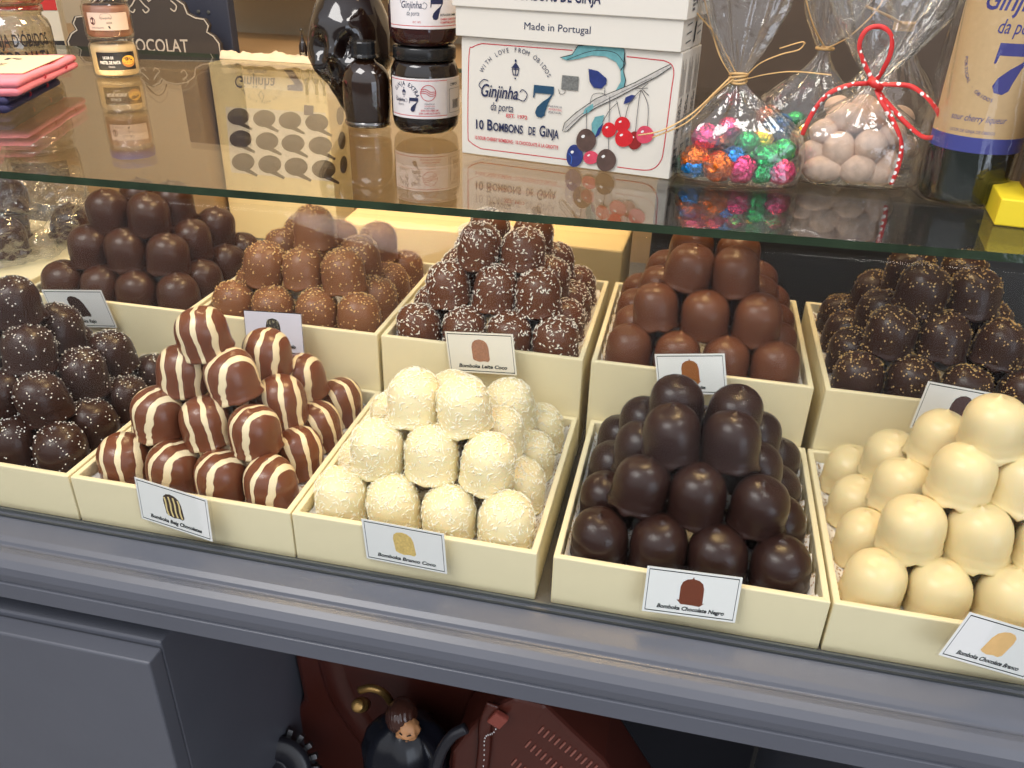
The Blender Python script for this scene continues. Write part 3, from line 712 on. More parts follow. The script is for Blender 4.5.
# ------------------------------------------------------------ jars and bottles
DGLASS = mat('dark_liqueur_glass', (0.010, 0.005, 0.004), .05, coat=.6)
REDLIQ = mat('dark_red_preserve', (0.035, 0.006, 0.005), .06, coat=.6)
LABEL = mat('white_label', (0.80, 0.76, 0.76), .45)
def wrap(A, x0, x1, y0, y1, m, n=24): A.rect(x0, y0, x1, y1, m, n)
jp = [(.0, .0), (.026, .0), (.031, .002), (.0345, .007), (.0355, .014), (.0360, .020), (.0360, .058), (.0355, .062), (.0335, .068), (.0315, .072), (.0325, .0735), (.0330, .0745), (.0330, .0845), (.0322, .0862), (.0, .0862)]
for k in range(2):
    t = tag(empty('preserve_jar', (-.2175, .3585, ZS + .0004 + k * .0868), (0, 0, k * .12)), ['dark cherry preserve jar standing on the glass shelf, lower of two', 'dark cherry preserve jar stacked upon another jar beside the cartons'][k], 'jar', 'stacked cherry preserve jars')
    MB().lathe(jp[:10], 48).build('jar_body', DGLASS if not k else REDLIQ, t, smooth=True)
    MB().lathe([(.0, .0718)] + jp[10:], 48, fn=lambda v, a: Vector((v.x, v.y, v.z))).build('lid', BLACK, t, smooth=True)
    a0 = -1.255; L = .036 * 1.25
    A = Art(cyl_map(.0361, a0 - 1.25, 0)); A.z = .0001
    wrap(A, 0, .096, .018, .058, LABEL, 40)
    for yy in (.0205, .0555): A.rect(0, yy, .096, yy + .0007, REDINK, 40)
    if k == 0:
        A.arc('GINJA EXTRA', .022, .0375, .0130, 2.5, .25, .0042, INK, bold=.02, wch=.0030); lantern(A, .0215, .0435, .005, INK)
        script_logo(A, .010, .0345, .0150, INK); seven(A, .0325, .0320, .0140, INK)
        for q in range(5): A.arc('-', .048, .0440, .0075, 0, 0, .001, REDINK) if False else None
        ring = [(.048 + .0078 * math.cos(a), .0440 + .0078 * math.sin(a)) for a in np.linspace(0, 2 * PI, 25)[:-1]]
        A.line(ring, .0006, REDINK, closed=True)
        for q in (-.3, .0, .3): A.line([(.0405, .046 + q * .006), (.046, .0455 + q * .007), (.050, .043 + q * .007), (.0555, .0435 + q * .006)], .0006, REDINK, smooth=4)
        for q, (t_, m_) in enumerate((('MARAVILHA', INK), ('DE PORTUGAL', REDINK), ('PORTUGAL', INK))): A.text(t_, (.044, .0325 - q * .0022), (.0545, .0325 - q * .0022), .0014, m_)
        A.text('EXTRA SOUR CHERRY JAM', (.040, .0258), (.058, .0258), .0016, REDINK, bold=.02); A.text('EXTRA CONFITURE DE GRIOTTE', (.038, .0228), (.060, .0228), .0016, REDINK, bold=.02)
        A.rect(.0688, .0190, .0962, .0570, mat('grey_label_panel', (.60, .57, .56), .5), 8)
        A.text('COMPOTA', (.073, .0500), (.086, .0500), .0026, INKB, bold=.02); A.line([(.072, .047), (.090, .047), (.090, .023), (.072, .023)], .0005, INKB, closed=True)
        for q in range(8): A.line([(.077 + q * .0013, .027), (.077 + q * .0013, .036)], .0005 + .0003 * (q % 2), INKB)
    else:
        script_logo(A, .018, .0370, .026, INK); seven(A, .0545, .0360, .0190, INK)
        A.text('EST. 1972', (.030, .0235), (.038, .0235), .0018, REDINK); A.text('EXTRA SOUR CHERRY', (.058, .0300), (.080, .0300), .0020, INKB, bold=.02)
        A.text('CHERRY JAM EXTRA', (.058, .0262), (.080, .0262), .0018, REDINK, bold=.02); A.text('CONFITURE GRIOTTE', (.058, .0232), (.080, .0232), .0018, REDINK, bold=.02)
    A.build('label', t)

# small round flask and skull-shaped bottle
t = tag(empty('liqueur_flask', (-.2835, .3560, ZS + .0004)), 'small round dark flask with black screw cap, left of the preserve jars', 'bottle')
MB().lathe([(0, 0), (.021, 0), (.0235, .002), (.0245, .008), (.0260, .022), (.0262, .036), (.0260, .048), (.0245, .056), (.0195, .0630), (.0130, .0670), (.0105, .0695), (.0105, .074), (0, .074)], 40, fn=lambda v, a: Vector((v.x * 1.0, v.y * .85, v.z))).build('flask_body', mat('amber_brown_glass', (0.020, 0.008, 0.004), .04, coat=.8), t, smooth=True)
MB().lathe([(0, .071), (.0140, .071), (.0146, .0725), (.0140, .0740), (.0132, .0750), (.0132, .0860), (.0125, .0875), (0, .0880)], 32, fn=lambda v, a: Vector((v.x * (1 + .02 * (round(a * 32 / 2 / PI) % 2)), v.y * (1 + .02 * (round(a * 32 / 2 / PI) % 2)), v.z))).build('screw_cap', BLACK, t)
MB().lathe([(0, .0003), (.0225, .0003), (.0252, .0018), (.0258, .0065), (.0250, .0068)], 40, fn=lambda v, a: Vector((v.x, v.y * .86, v.z))).build('clear_base', film('thick_clear_glass', (.8, .75, .7), .25, .6, 2), t, smooth=True)
t = tag(empty('skull_bottle', (-.3180, .4060, ZS + .0004), (0, 0, -.05)), 'large dark glass bottle shaped like a skull, behind the small flask', 'bottle')
def skull_fn(p):
    x, y, z = p   # unit-ish coordinates, face towards -y
    g = lambda cx_, cz_, s, k: k * math.exp(-(((x - cx_) / s) ** 2 + ((z - cz_) / s) ** 2)) if y < 0 else 0
    d = g(-.36, .12, .20, -.26) + g(.36, .12, .20, -.26) + g(0, -.16, .12, -.20) + g(0, .02, .10, .10)
    d += g(-.48, -.18, .16, .10) + g(.48, -.18, .16, .10) + g(-.34, .40, .16, .08) + g(.34, .40, .16, .08)
    if y < 0 and -.62 < z < -.34: d += .045 * math.cos(x * 26) * (1 if abs(x) < .4 else 0) - .03 * math.exp(-((z + .48) / .03) ** 2)
    return d
bm = bmesh.new(); bmesh.ops.create_icosphere(bm, subdivisions=5, radius=1)
for v in bm.verts:
    p = v.co.copy(); d = skull_fn(p)
    wz = 1.0 if p.z > -.1 else 1.0 - .42 * min(1, (-.1 - p.z) / .55)
    q = Vector((p.x * wz * .047, (p.y * wz) * .055, p.z * .074)) + p * d * .052
    q += Vector((noise.noise(p * 3) * .0012, noise.noise(p * 3 + Vector((5, 0, 0))) * .0012, 0)); q.z = max(q.z + .070, .0)
    v.co = q
me = bpy.data.meshes.new('skull_body'); bm.to_mesh(me); bm.free(); o = link('skull_body', me, DGLASS, t, True)
MB().lathe([(0, .136), (.019, .134), (.014, .146), (.014, .164), (.0165, .165), (.0165, .184), (.0150, .187), (0, .187)], 32).build('bottle_neck', BLACK, t, smooth=True)

# sweet cream jars, left
def cream_jar(x, y, z, cont, lab, art, cap=False):
    t = tag(empty('cream_jar', (x, y, z)), lab, 'jar'); t.scale = (1.16, 1.16, 1.0)
    MB().lathe([(0, .003), (.0235, .003), (.0250, .006), (.0252, .038), (.0235, .0425), (0, .0425)], 40).build('filling', cont, t, smooth=True)
    MB().lathe([(.0, .0), (.0235, .0), (.0262, .0015), (.0270, .005), (.0270, .040), (.0250, .0440), (.0245, .0475), (.0262, .0480), (.0262, .0492), (0, .0494)], 40).build('jar_glass', film('jar_clear_glass', (.97, .96, .94), .06, .5, 2.5), t, smooth=True)
    a0 = math.atan2(CL.y - y, CL.x - x)
    A = Art(cyl_map(.0272, a0 - .95, 0)); A.z = .0001; art(A); A.build('label', t)
    if cap: MB().lathe([(0, .0497), (.0262, .0497), (.0270, .0510), (.0270, .0600), (.0262, .0612), (0, .0614)], 40).build('lid', mat('blue_lid', (.03, .06, .35), .35), t, smooth=True)
BRN = mat('brown_label', (.09, .02, .02), .5); NATAB = mat('black_label', (.012, .011, .016), .4); YELT = mat('custard_yellow', (.75, .42, .06), .5, mottled=.3, msize=200); PAST = mat('pastry_brown', (.42, .18, .05), .6)
def art_nata(A):
    wrap(A, .004, .050, .011, .034, NATAB); A.text('LICOR DE', (.012, .0255), (.024, .0255), .0034, WHITEP, bold=.02); A.text('PASTEL DE NATA', (.008, .0190), (.031, .0190), .0040, WHITEP, bold=.03)
    A.text('Óbidos', (.017, .0145), (.024, .0145), .0022, WHITEP); A.ell(.041, .0215, .0085, .0075, PAST, 24); A.ell(.041, .0235, .0080, .0060, YELT, 24); A.ell(.0395, .0250, .0035, .0022, BRN, 14, k=.2); A.ell(.0445, .0235, .0014, .0010, BRN, 10)
def art_rose(A):
    wrap(A, .002, .050, .012, .034, mat('peach_label', (.80, .62, .48), .5)); A.ell(.0085, .0235, .0032, .0048, BRN, 20); A.text('Ginjinha', (.018, .0260), (.030, .0260), .0030, INKB, shear=.25)
    A.line([(.017 + .0, .027), (.020, .0325), (.028, .0325), (.031, .027)], .0003, PENC, smooth=4); A.text('LICOR', (.024, .0205), (.030, .0205), .0020, INKB, bold=.02); A.text('CHOCOLATE', (.006, .0145), (.020, .0145), .0018, INKB); A.ell(.0262, .0160, .0010, .0020, INKB, 8, .4)
cream_jar(-.7400, .5620, ZS + .0004, mat('cream_filling', (.66, .50, .28), .5), 'squat glass jar of cream with black custard tart label, on the shelf', art_nata)
cream_jar(-.7400, .5620, ZS + .0502, mat('cocoa_rose_filling', (.34, .16, .10), .4), 'squat jar with peach label and blue lid, stacked on the tart jar', art_rose, True)

# big glass jar with black lettering and the jar above it, far left
t = tag(empty('glass_jar', (-.8350, .4900, ZS + .0004)), 'large clear glass jar with black lettering at the far left, behind the folded towels', 'jar')
MB().lathe([(0, 0), (.040, 0), (.046, .004), (.048, .012), (.048, .066), (.046, .074), (.040, .080), (.040, .084), (.0430, .0845), (.0430, .092), (0, .0925)], 48).build('jar_glass', film('jar_brown_glass', (.80, .72, .58), .12, .6, 2.0, bump=.6, bscale=30), t, smooth=True)
MB().lathe([(0, .004), (.043, .004), (.045, .010), (.045, .030), (0, .031)], 40).build('filling', mat('biscuit_filling', (.30, .20, .11), .6, mottled=.5, msize=60), t, smooth=True)
a0 = math.atan2(CL.y - .49, CL.x + .835); A = Art(cyl_map(.0482, a0 - 1.1, 0)); A.z = .0002
A.text("GINJA D'ÓBIDOS", (.020, .046), (.098, .046), .0150, INKB, bold=.015); A.text('LICOR NATA', (.020, .022), (.098, .022), .0180, INKB, bold=.015)
A.build('lettering', t)
t = tag(empty('glass_jar', (-.8350, .4900, ZS + .0932)), 'clear jar with a black label stacked on the large lettered jar', 'jar')
MB().lathe([(0, 0), (.040, 0), (.046, .004), (.048, .012), (.048, .076), (.040, .084), (0, .0845)], 48).build('jar_glass', film('jar_brown_glass'), t, smooth=True)
MB().lathe([(0, .006), (.044, .006), (.0455, .012), (.0455, .070), (0, .071)], 40).build('filling', mat('cream_filling', (.66, .50, .28), .5), t, smooth=True)
A = Art(cyl_map(.0482, a0 - 1.0, 0)); A.z = .0002; wrap(A, .0, .078, .010, .060, NATAB); A.ell(.050, .040, .016, .013, PAST, 24); A.ell(.050, .043, .015, .010, YELT, 24); A.text('PASTEL DE NATA', (.006, .030), (.034, .030), .006, WHITEP, bold=.02); A.text('500 ml', (.066, .014), (.074, .014), .0026, WHITEP)
A.build('label', t)

# folded towels tied with string
def towel(name, cx_, cy_, z, lx, ly, h, rz, m, lab, folds=2):
    t = tag(empty(name, (cx_, cy_, z), (0, 0, rz)), lab, 'towel')
    for k in range(folds):
        hh = h / folds; pr = []
        for a in np.linspace(-PI / 2, PI / 2, 9): pr.append((lx / 2 - hh / 2 + math.cos(a) * hh / 2, hh * (k + .5) + math.sin(a) * hh / 2 * .96))
        for a in np.linspace(PI / 2, 3 * PI / 2, 9): pr.append((-lx / 2 + hh / 2 + math.cos(a) * hh / 2, hh * (k + .5) + math.sin(a) * hh / 2 * .96))
        N = len(pr); mb = MB(); vs = []; ns = 12
        for i in range(ns + 1):
            y = -ly / 2 + ly * i / ns; s = 1 - .05 * (i in (0, ns)); vs += [(x * (1 + .01 * math.sin(i * 1.3 + k)), y, z_ * (1 - .10 * math.exp(-((i - 8) / 1.2) ** 2))) for x, z_ in pr]
        mb.add(vs, [(i * N + j, i * N + (j + 1) % N, (i + 1) * N + (j + 1) % N, (i + 1) * N + j) for i in range(ns) for j in range(N)] + [tuple(reversed(range(N))), tuple(range(ns * N, (ns + 1) * N))])
        mb.build('folded_layer', m, t, smooth=True)
    return t
PINK = mat('pink_towel', (.86, .26, .33), .8, bump=.3, bscale=300); NAVY = mat('navy_towel', (.035, .035, .11), .8, bump=.3, bscale=300); LBOX = mat('pale_blue_card', (.62, .68, .86), .5)
TA = math.atan2(.105, .255)   # lie along the shelf, away from the viewer
def lay(t, lx, ly, h, strings):
    for yy in strings:
        MB().tube([(lx / 2 * math.cos(a) * 1.02, yy, h / 2 + (h / 2 + .0008) * math.sin(a)) for a in np.linspace(0, 2 * PI, 40)], .0010, 6).build('string', REDINK, t)
tw = towel('folded_towel', -.765, .355, ZS + .0006, .100, .190, .017, TA, NAVY, 'folded navy towel tied with red string, lowest on the shelf at far left'); lay(tw, .1, .19, .017, (.045, -.02))
MB().box((-.01, .100, .0085), (.07, .022, .013)).build('card_insert', LBOX, tw, bevel=.0006)
tw = towel('folded_towel', -.760, .372, ZS + .0185, .112, .215, .017, TA - .02, PINK, 'folded pink towel with cream tag, lying on the navy towel'); lay(tw, .112, .215, .017, (.06, -.02))
MB().box((-.01, .1105, .0085), (.085, .020, .014)).build('card_insert', LBOX, tw, bevel=.0006)
tg = MB().box((.006, .012, .0182), (.085, .150, .0008)).build('paper_tag', mat('cream_paper', (.82, .74, .50), .6), tw)
A = Art(plane_map((-.03, -.04, .0187), (0, 1, 0), (-1, 0, 0), Vector((0, 0, 1)))); script_logo(A, .01, -.02, .06, PENC); seven(A, .09, -.03, .02, INK); A.build('printing', tg)
tw = towel('folded_towel', -.800, .335, ZS + .0370, .080, .13, .015, TA + .25, PINK, 'small folded pink towel on top of the tagged towel at left edge')
MB().box((.0, .070, .0075), (.06, .02, .012)).build('card_insert', LBOX, tw, bevel=.0006)

# ------------------------------------------------------------ bags
def bag(cx_, cy_, z0, rx, ry, zn, nx_, ny_, zt, rt, seed, lean=(0, 0), name='cellophane_bag', m=CELLO, n=72, rows=46, flat=.35, p=2.6):
    mb = MB(); vs = []; r = random.Random(seed); ph = [r.uniform(0, 6.28) for _ in range(8)]
    for j in range(rows + 1):
        t = j / rows; z = z0 + (zt - z0) * t; 
        if z < zn:
            u = (z - z0) / (zn - z0); k = min(1, (u / .05) ** .5) if u < .05 else 1.0
            q = max(0, (u - .42) / .58); w_ = k * (1 - q * q * (3 - 2 * q)) ; a_, b_ = rx * w_ + .0045, ry * w_ + .0045
            if u < .02: a_, b_ = rx * .97, ry * .93
            pl = q
        else:
            u = (z - zn) / (zt - zn); w_ = u * (2 - u) ; a_, b_ = .0045 + rt * w_, .0045 + rt * flat * w_; pl = 1 - .55 * u
        cxz = cx_ + (nx_ - cx_) * min(1, (z - z0) / (zn - z0)) + lean[0] * max(0, z - zn); cyz = cy_ + (ny_ - cy_) * min(1, (z - z0) / (zn - z0)) + lean[1] * max(0, z - zn)
        for i in range(n):
            a = 2 * PI * i / n; c, s = math.cos(a), math.sin(a)
            e_ = p if z < zn else 2.0
            cc, ss = math.copysign(abs(c) ** (2 / e_), c), math.copysign(abs(s) ** (2 / e_), s)
            w2 = 1 + pl * (.10 * math.sin(9 * a + ph[0] + 5 * t) + .09 * math.sin(15 * a + ph[1] - 7 * t) + .05 * math.sin(23 * a + ph[2])) + .035 * noise.noise(Vector((c * 3, s * 3, z * 60 + seed))) * 1.5
            if j == 0: w2 = 1
            vs.append((cxz + a_ * cc * w2, cyz + b_ * ss * w2, z + (.003 * noise.noise(Vector((c * 4, s * 4, seed))) * pl if j else 0)))
    fs = [(j * n + i, j * n + (i + 1) % n, (j + 1) * n + (i + 1) % n, (j + 1) * n + i) for j in range(rows) for i in range(n)] + [tuple(reversed(range(n)))]
    mb.add(vs, fs); return mb
def foil(name, col): return mat('foil_' + name, tuple(c * .85 for c in col), .26, metal=.85, bump=1.0, bscale=160, mottled=.35, msize=90)
FO = {'orange': foil('orange', (.90, .20, .03)), 'pink': foil('pink', (.88, .08, .26)), 'blue': foil('blue', (.02, .25, .70)), 'green': foil('green', (.03, .45, .14)), 'brown': foil('brown', (.28, .08, .05)), 'yellow': foil('yellow', (.85, .62, .05)), 'dark green': foil('dark_green', (.02, .16, .07))}
def crumple(r, seed, sq=(1, 1, 1), k=.10, f=2.2, sub=4):
    bm = bmesh.new(); bmesh.ops.create_icosphere(bm, subdivisions=sub, radius=1)
    for v in bm.verts:
        p = v.co.copy(); d = 1 + k * noise.noise(p * f + Vector((seed, 0, 0))) + k * .5 * abs(noise.noise(p * f * 2.7 + Vector((0, seed, 0))))
        v.co = Vector((p.x * sq[0], p.y * sq[1], p.z * sq[2])) * d * r
    me = bpy.data.meshes.new('m'); bm.to_mesh(me); bm.free(); return me
BX, BY = .1130, .2480
bg_ = tag(empty('cellophane_bag', (BX, BY, ZS)), 'clear cellophane bag of foil sweets tied with raffia, right of the cartons', 'bag')
o = bag(0, 0, .0008, .0530, .0300, .0870, -.012, .004, .215, .042, 3, (-.06, .05)).build('bag_film', CELLO, bg_, smooth=True)
mb = MB(); nk = Vector((-.012, .004, .087))
for k in range(4):
    mb.tube([nk + Vector((.0075 * math.cos(a), .0075 * math.sin(a), -.003 + k * .0018 + .0015 * math.sin(a + k))) for a in np.linspace(0, 2 * PI, 20)], .0011, 6)
for pts in ([(-.018, 0, .088), (-.030, -.012, .076), (-.048, -.022, .058), (-.070, -.036, .046), (-.090, -.044, .042)], [(-.016, -.002, .086), (-.030, -.010, .074), (-.050, -.024, .052), (-.078, -.040, .040)],
            [(-.006, 0, .086), (.010, -.008, .092), (.032, -.012, .096), (.062, -.012, .095)], [(-.006, 0, .088), (.004, -.004, .100), (.020, -.004, .108), (.034, 0, .112), (.036, 0, .118), (.018, 0, .112)],
            [(-.018, 0, .088), (-.030, .0, .104), (-.042, .010, .130), (-.048, .018, .150), (-.034, .02, .166), (-.024, .02, .150)], [(-.014, 0, .09), (-.036, .004, .120), (-.058, .012, .142), (-.052, .018, .165), (-.036, .018, .172)]):
    mb.tube(catmull([Vector(p) + Vector((0, 0, 0)) for p in pts], 6), .0012, 6, flat=.45)
mb.build('raffia_tie', RAFFIA, bg_, smooth=True)
balls = [  # px, py, radius px, depth y, colour, label bits
 (696, 159, 12.5, .234, 'orange', 'at the left of the front bag'), (706, 137, 11.5, .240, 'pink', 'high at the left of the front bag'), (719, 145, 9, .250, 'brown', 'in the middle of the front bag'),
 (733, 160, 11.5, .236, 'blue', 'in the middle of the front bag'), (716.5, 178, 13, .228, 'orange', 'lowest in front, centre left of the bag'), (692, 184, 11, .232, 'blue', 'in the bottom left corner of the front bag'),
 (740, 183, 12, .230, 'pink', 'at the bottom centre of the front bag'), (760, 181, 9, .232, 'green', 'between two pink sweets at the bottom of the bag'), (780, 181, 11, .234, 'pink', 'in the bottom right corner of the front bag'),
 (752, 162, 11, .245, 'dark green', 'right of the blue sweet in the front bag'), (766, 159, 12, .238, 'green', 'large and shiny at the right of the front bag'), (783, 151, 10, .246, 'green', 'at the right edge of the front bag'),
 (747, 143, 10, .252, 'green', 'upper centre, above the dark green sweet'), (681, 176, 8, .250, 'dark green', 'half hidden at the left bottom of the bag'), (728, 128, 9, .262, 'pink', 'upper middle, behind the others in the bag'), (762, 140, 9, .262, 'yellow', 'gold glint at the back of the front bag')]
def ball(u, v, rp, y, col, where, zmin=ZS + .001):
    P = aty(u, v, y); dd = (P - CL).length; r = rp * dd / 825.36 * 1.13
    P.z = max(P.z, zmin + r * 1.02)
    me = crumple(r, u * .37, (1, 1, .95), .12, 3.0); me.name = 'foil_sweet'; o = link('foil_sweet', me, FO[col]); o.location = P
    tag(o, f'{col} foil-wrapped sweet {where}', 'sweet', 'foil-wrapped sweets')
for b in balls: ball(*b)
bg_ = tag(empty('cellophane_bag', (.168, .335, ZS)), 'second clear bag of foil sweets standing behind the raffia-tied one', 'bag')
bag(0, 0, .0008, .045, .026, .105, .01, 0, .22, .040, 9, (.08, 0)).build('bag_film', CELLO, bg_, smooth=True)
mb = MB()
for pts in ([(.01, -.006, .105), (.03, -.014, .12), (.05, -.01, .15), (.045, 0, .19)], [(.01, -.006, .105), (-.008, -.012, .13), (-.03, -.01, .18), (-.045, 0, .215)]): mb.tube(catmull(pts, 6), .0014, 6, flat=.45)
mb.tube([Vector((.01 + .0075 * math.cos(a), .0075 * math.sin(a), .105)) for a in np.linspace(0, 2 * PI, 20)], .0014, 6)
mb.build('raffia_tie', RAFFIA, bg_, smooth=True)
for b in [(779, 128, 12, .325, 'blue', 'seen in the rear bag, behind the raffia-tied one'), (768, 116, 9, .335, 'orange', 'at the top of the rear bag'), (795, 121, 8, .33, 'green', 'right of the blue one in the rear bag'), (799, 134, 7, .322, 'yellow', 'small at the right of the rear bag'), (788, 146, 11, .335, 'pink', 'low in the rear bag, below the blue one'), (770, 150, 11, .34, 'brown', 'low in the rear bag, at its left')]: ball(*b)

# bag of sugared almonds with a red spotted ribbon
ALM = mat('sugared_almond', (.60, .43, .32), .6, bump=.3, bscale=160, mottled=.5, msize=90)
bg_ = tag(empty('cellophane_bag', (.2120, .2750, ZS)), 'clear bag of sugared almonds tied with red spotted ribbon', 'bag')
o = bag(0, 0, .0008, .0540, .0300, .0880, .004, -.004, .215, .058, 5, (.0, .03), flat=.3).build('bag_film', CELLO, bg_, smooth=True)
alm = [(500, 425, 43, 52, .262), (590, 410, 42, 42, .262), (460, 370, 36, 32, .268), (530, 335, 58, 40, .275), (430, 433, 36, 38, .266), (450, 503, 52, 35, .256), (550, 497, 47, 40, .256), (632, 465, 36, 42, .266), (604, 522, 40, 30, .258), (615, 322, 34, 36, .280), (652, 380, 36, 34, .275), (575, 298, 34, 28, .286), (500, 300, 34, 28, .290), (520, 390, 30, 30, .285), (420, 470, 24, 24, .275)]
aw = ['large upright almond at the centre', 'round almond right of the centre one', 'almond at the upper left', 'broad almond above the centre one', 'almond at the left side', 'flat almond in the bottom left corner', 'almond at the bottom centre', 'almond at the right side beside the ribbon tail', 'almond at the bottom right', 'almond near the knot, upper right', 'almond partly behind the red ribbon', 'almond highest under the knot', 'almond high at the back left', 'almond hidden behind the centre one', 'small almond wedged low at the left']
for q, (u, v, a, b, y) in enumerate(alm):
    P = aty(660 + u / 2.813, v / 2.813, y); dd = (P - CL).length; k = dd / 825.36 / 2.813 * .96
    P.z = max(P.z, ZS + .001 + b * k * 1.03)
    me = crumple(1, q * 1.7, (a * k, min(a, b) * k * .9, b * k), .05, 1.6, 3); me.name = 'almond'; o = link('sugared_almond', me, ALM, smooth=True); o.location = P
    tag(o, 'sugared ' + aw[q] + ', in the ribboned bag', 'almond', 'sugared almonds in the ribboned bag')
RIB = mat('red_spotted_ribbon', (.62, .03, .03), .5); n_ = RIB.node_tree; t_ = n_.nodes.new('ShaderNodeTexCoord'); v_ = n_.nodes.new('ShaderNodeTexVoronoi'); v_.inputs['Scale'].default_value = 170
v_.inputs['Randomness'].default_value = .35
g_ = n_.nodes.new('ShaderNodeMath'); g_.operation = 'LESS_THAN'; g_.inputs[1].default_value = .30; x_ = n_.nodes.new('ShaderNodeMix'); x_.data_type = 'RGBA'; x_.inputs[6].default_value = (.62, .03, .03, 1); x_.inputs[7].default_value = (.9, .85, .82, 1)
n_.links.new(t_.outputs['Object'], v_.inputs['Vector']); n_.links.new(v_.outputs['Distance'], g_.inputs[0]); n_.links.new(g_.outputs[0], x_.inputs[0]); n_.links.new(x_.outputs[2], n_.nodes['Principled BSDF'].inputs['Base Color'])
def ribbon(pts, wd, view=(.2, -1, .35)):
    P = catmull(pts, 8); mb = MB(); vs = []; vw = Vector(view).normalized()
    for i, p in enumerate(P):
        t = (P[min(i + 1, len(P) - 1)] - P[max(i - 1, 0)]).normalized(); s = t.cross(vw).normalized(); s = (s + vw * .25 * math.sin(i * .35)).normalized(); vs += [p + s * wd / 2, p - s * wd / 2]
    n = len(P); mb.add(vs, [(2 * i, 2 * i + 1, 2 * i + 3, 2 * i + 2) for i in range(n - 1)]); return mb
def rp(u, v, y): p = aty(660 + u / 2.813, v / 2.813, y); return p - Vector((.2120, .2750, ZS))
for pts in ([(600, 232, .255), (575, 180, .252), (560, 130, .250), (580, 85, .250), (620, 75, .250), (650, 100, .250), (648, 150, .250), (625, 200, .252), (603, 232, .255)],
            [(603, 235, .254), (540, 238, .248), (480, 260, .244), (440, 300, .240), (412, 350, .238), (400, 380, .238)],
            [(603, 238, .254), (660, 238, .248), (710, 245, .244), (760, 285, .240), (792, 340, .238), (780, 380, .238), (740, 385, .240), (690, 345, .244), (640, 290, .250), (605, 245, .254)],
            [(603, 240, .253), (620, 280, .246), (655, 340, .240), (678, 400, .237), (672, 460, .236), (650, 520, .236)]):
    o = ribbon([rp(*p) for p in pts], .0038).build('ribbon', RIB, bg_, fix=False, smooth=True); s = o.modifiers.new('s', 'SOLIDIFY'); s.thickness = .0003
MB().tube([rp(592, 225, .252), rp(603, 236, .248), rp(618, 250, .252)], .0035, 10).build('ribbon_knot', RIB, bg_, smooth=True)
bg2 = tag(empty('cellophane_bag', (.245, .350, ZS)), 'tall clear bag standing behind the almonds, its raffia just showing', 'bag')
bag(0, 0, .0008, .040, .024, .125, 0, 0, .21, .038, 14).build('bag_film', CELLO, bg2, smooth=True)
mb = MB()
for k in range(3): mb.tube([Vector((.0085 * math.cos(a), .0085 * math.sin(a), .123 + k * .0025)) for a in np.linspace(0, 2 * PI, 20)], .0014, 6)
mb.tube(catmull([(.0, -.008, .126), (-.02, -.02, .135), (-.04, -.02, .142)], 6), .0013, 6); mb.build('raffia_tie', RAFFIA, bg2, smooth=True)
r8 = random.Random(8)
for q, (dx_, dz_) in enumerate(((-.02, .016), (.004, .016), (.024, .017), (-.010, .042), (.014, .043))):
    me = crumple(.0145, 40 + q, (1, .9, .95), .05, 1.6, 3); o = link('sugared_almond', me, ALM, smooth=True); o.location = (.245 + dx_, .350, ZS + dz_)
    tag(o, ['bottom left', 'bottom middle', 'bottom right', 'upper left', 'upper right'][q] + ' sugared almond inside the rear tall bag', 'almond', 'almonds in the rear bag')

# wine bottle in its own bag
WX, WY = .3000, .2440
t = tag(empty('liqueur_bottle', (WX, WY, ZS + .0012)), 'tall dark liqueur bottle with tan label, wrapped in cellophane at right', 'bottle')
MB().lathe([(0, .004), (.022, .001), (.031, 0), (.0345, .004), (.0350, .012), (.0350, .190), (.0330, .205), (.025, .222), (.0165, .236), (.0140, .250), (.0138, .300), (.0155, .301), (.0155, .307), (.0135, .308), (0, .308)], 56).build('bottle_glass', mat('bottle_dark_glass', (.008, .014, .012), .05, coat=.7), t, smooth=True)
a0 = math.atan2(CL.y - WY, CL.x - WX); A = Art(cyl_map(.0351, a0 - 1.35, 0)); A.z = .0002
TAN = mat('tan_label', (.60, .42, .22), .55, mottled=.08, msize=300); BLU = mat('blue_band', (.055, .065, .30), .5); VIO = mat('violet_ink', (.05, .05, .24), .5)
wrap(A, .002, .094, .0560, .185, TAN, 36); wrap(A, .002, .094, .0440, .0560, BLU, 36)
A.text('50 CL', (.008, .0475), (.019, .0475), .0035, mat('label_light_print', (.35, .35, .6), .5))
A.text('LICOR DE GINJA DE ÓBIDOS', (.026, .0590), (.060, .0590), .0024, VIO); A.text('sour cherry liqueur', (.024, .0680), (.066, .0680), .0052, VIO, shear=.3)
seven(A, .058, .1080, .037, VIO); script_logo(A, .028, .1490, .062, VIO)
A.arc('PORTUGAL · ÓBIDOS', .058, .1190, .036, 3.3, 4.5, .0026, VIO, wch=.0022)
A.build('label', t)
bg_ = tag(empty('cellophane_bag', (WX, WY, ZS)), 'creased clear wrapper around the tall liqueur bottle', 'wrapper')
mb = MB(); vs = []; n, rows = 64, 60
for j in range(rows + 1):
    z = .0006 + .30 * j / rows
    for i in range(n):
        a = 2 * PI * i / n; c, s = math.cos(a), math.sin(a); q = .0385 + .0035 * abs(math.sin(2.5 * a + .6 + z * 6)) ** 3 + .0035 * max(0, noise.noise(Vector((c * 2.5, s * 2.5, z * 12)))) + .0015 * math.sin(11 * a + z * 40)
        if j == 0: q = .036
        vs.append((q * c, q * s, z))
mb.add(vs, [(j * n + i, j * n + (i + 1) % n, (j + 1) * n + (i + 1) % n, (j + 1) * n + i) for j in range(rows) for i in range(n)] + [tuple(reversed(range(n)))])
mb.build('bag_film', film('bottle_wrapper_film', (0.99, 0.985, 0.975), 0.035, 0.5, 2.2, 0.08, bump=0.6, bscale=40), bg_, smooth=True)

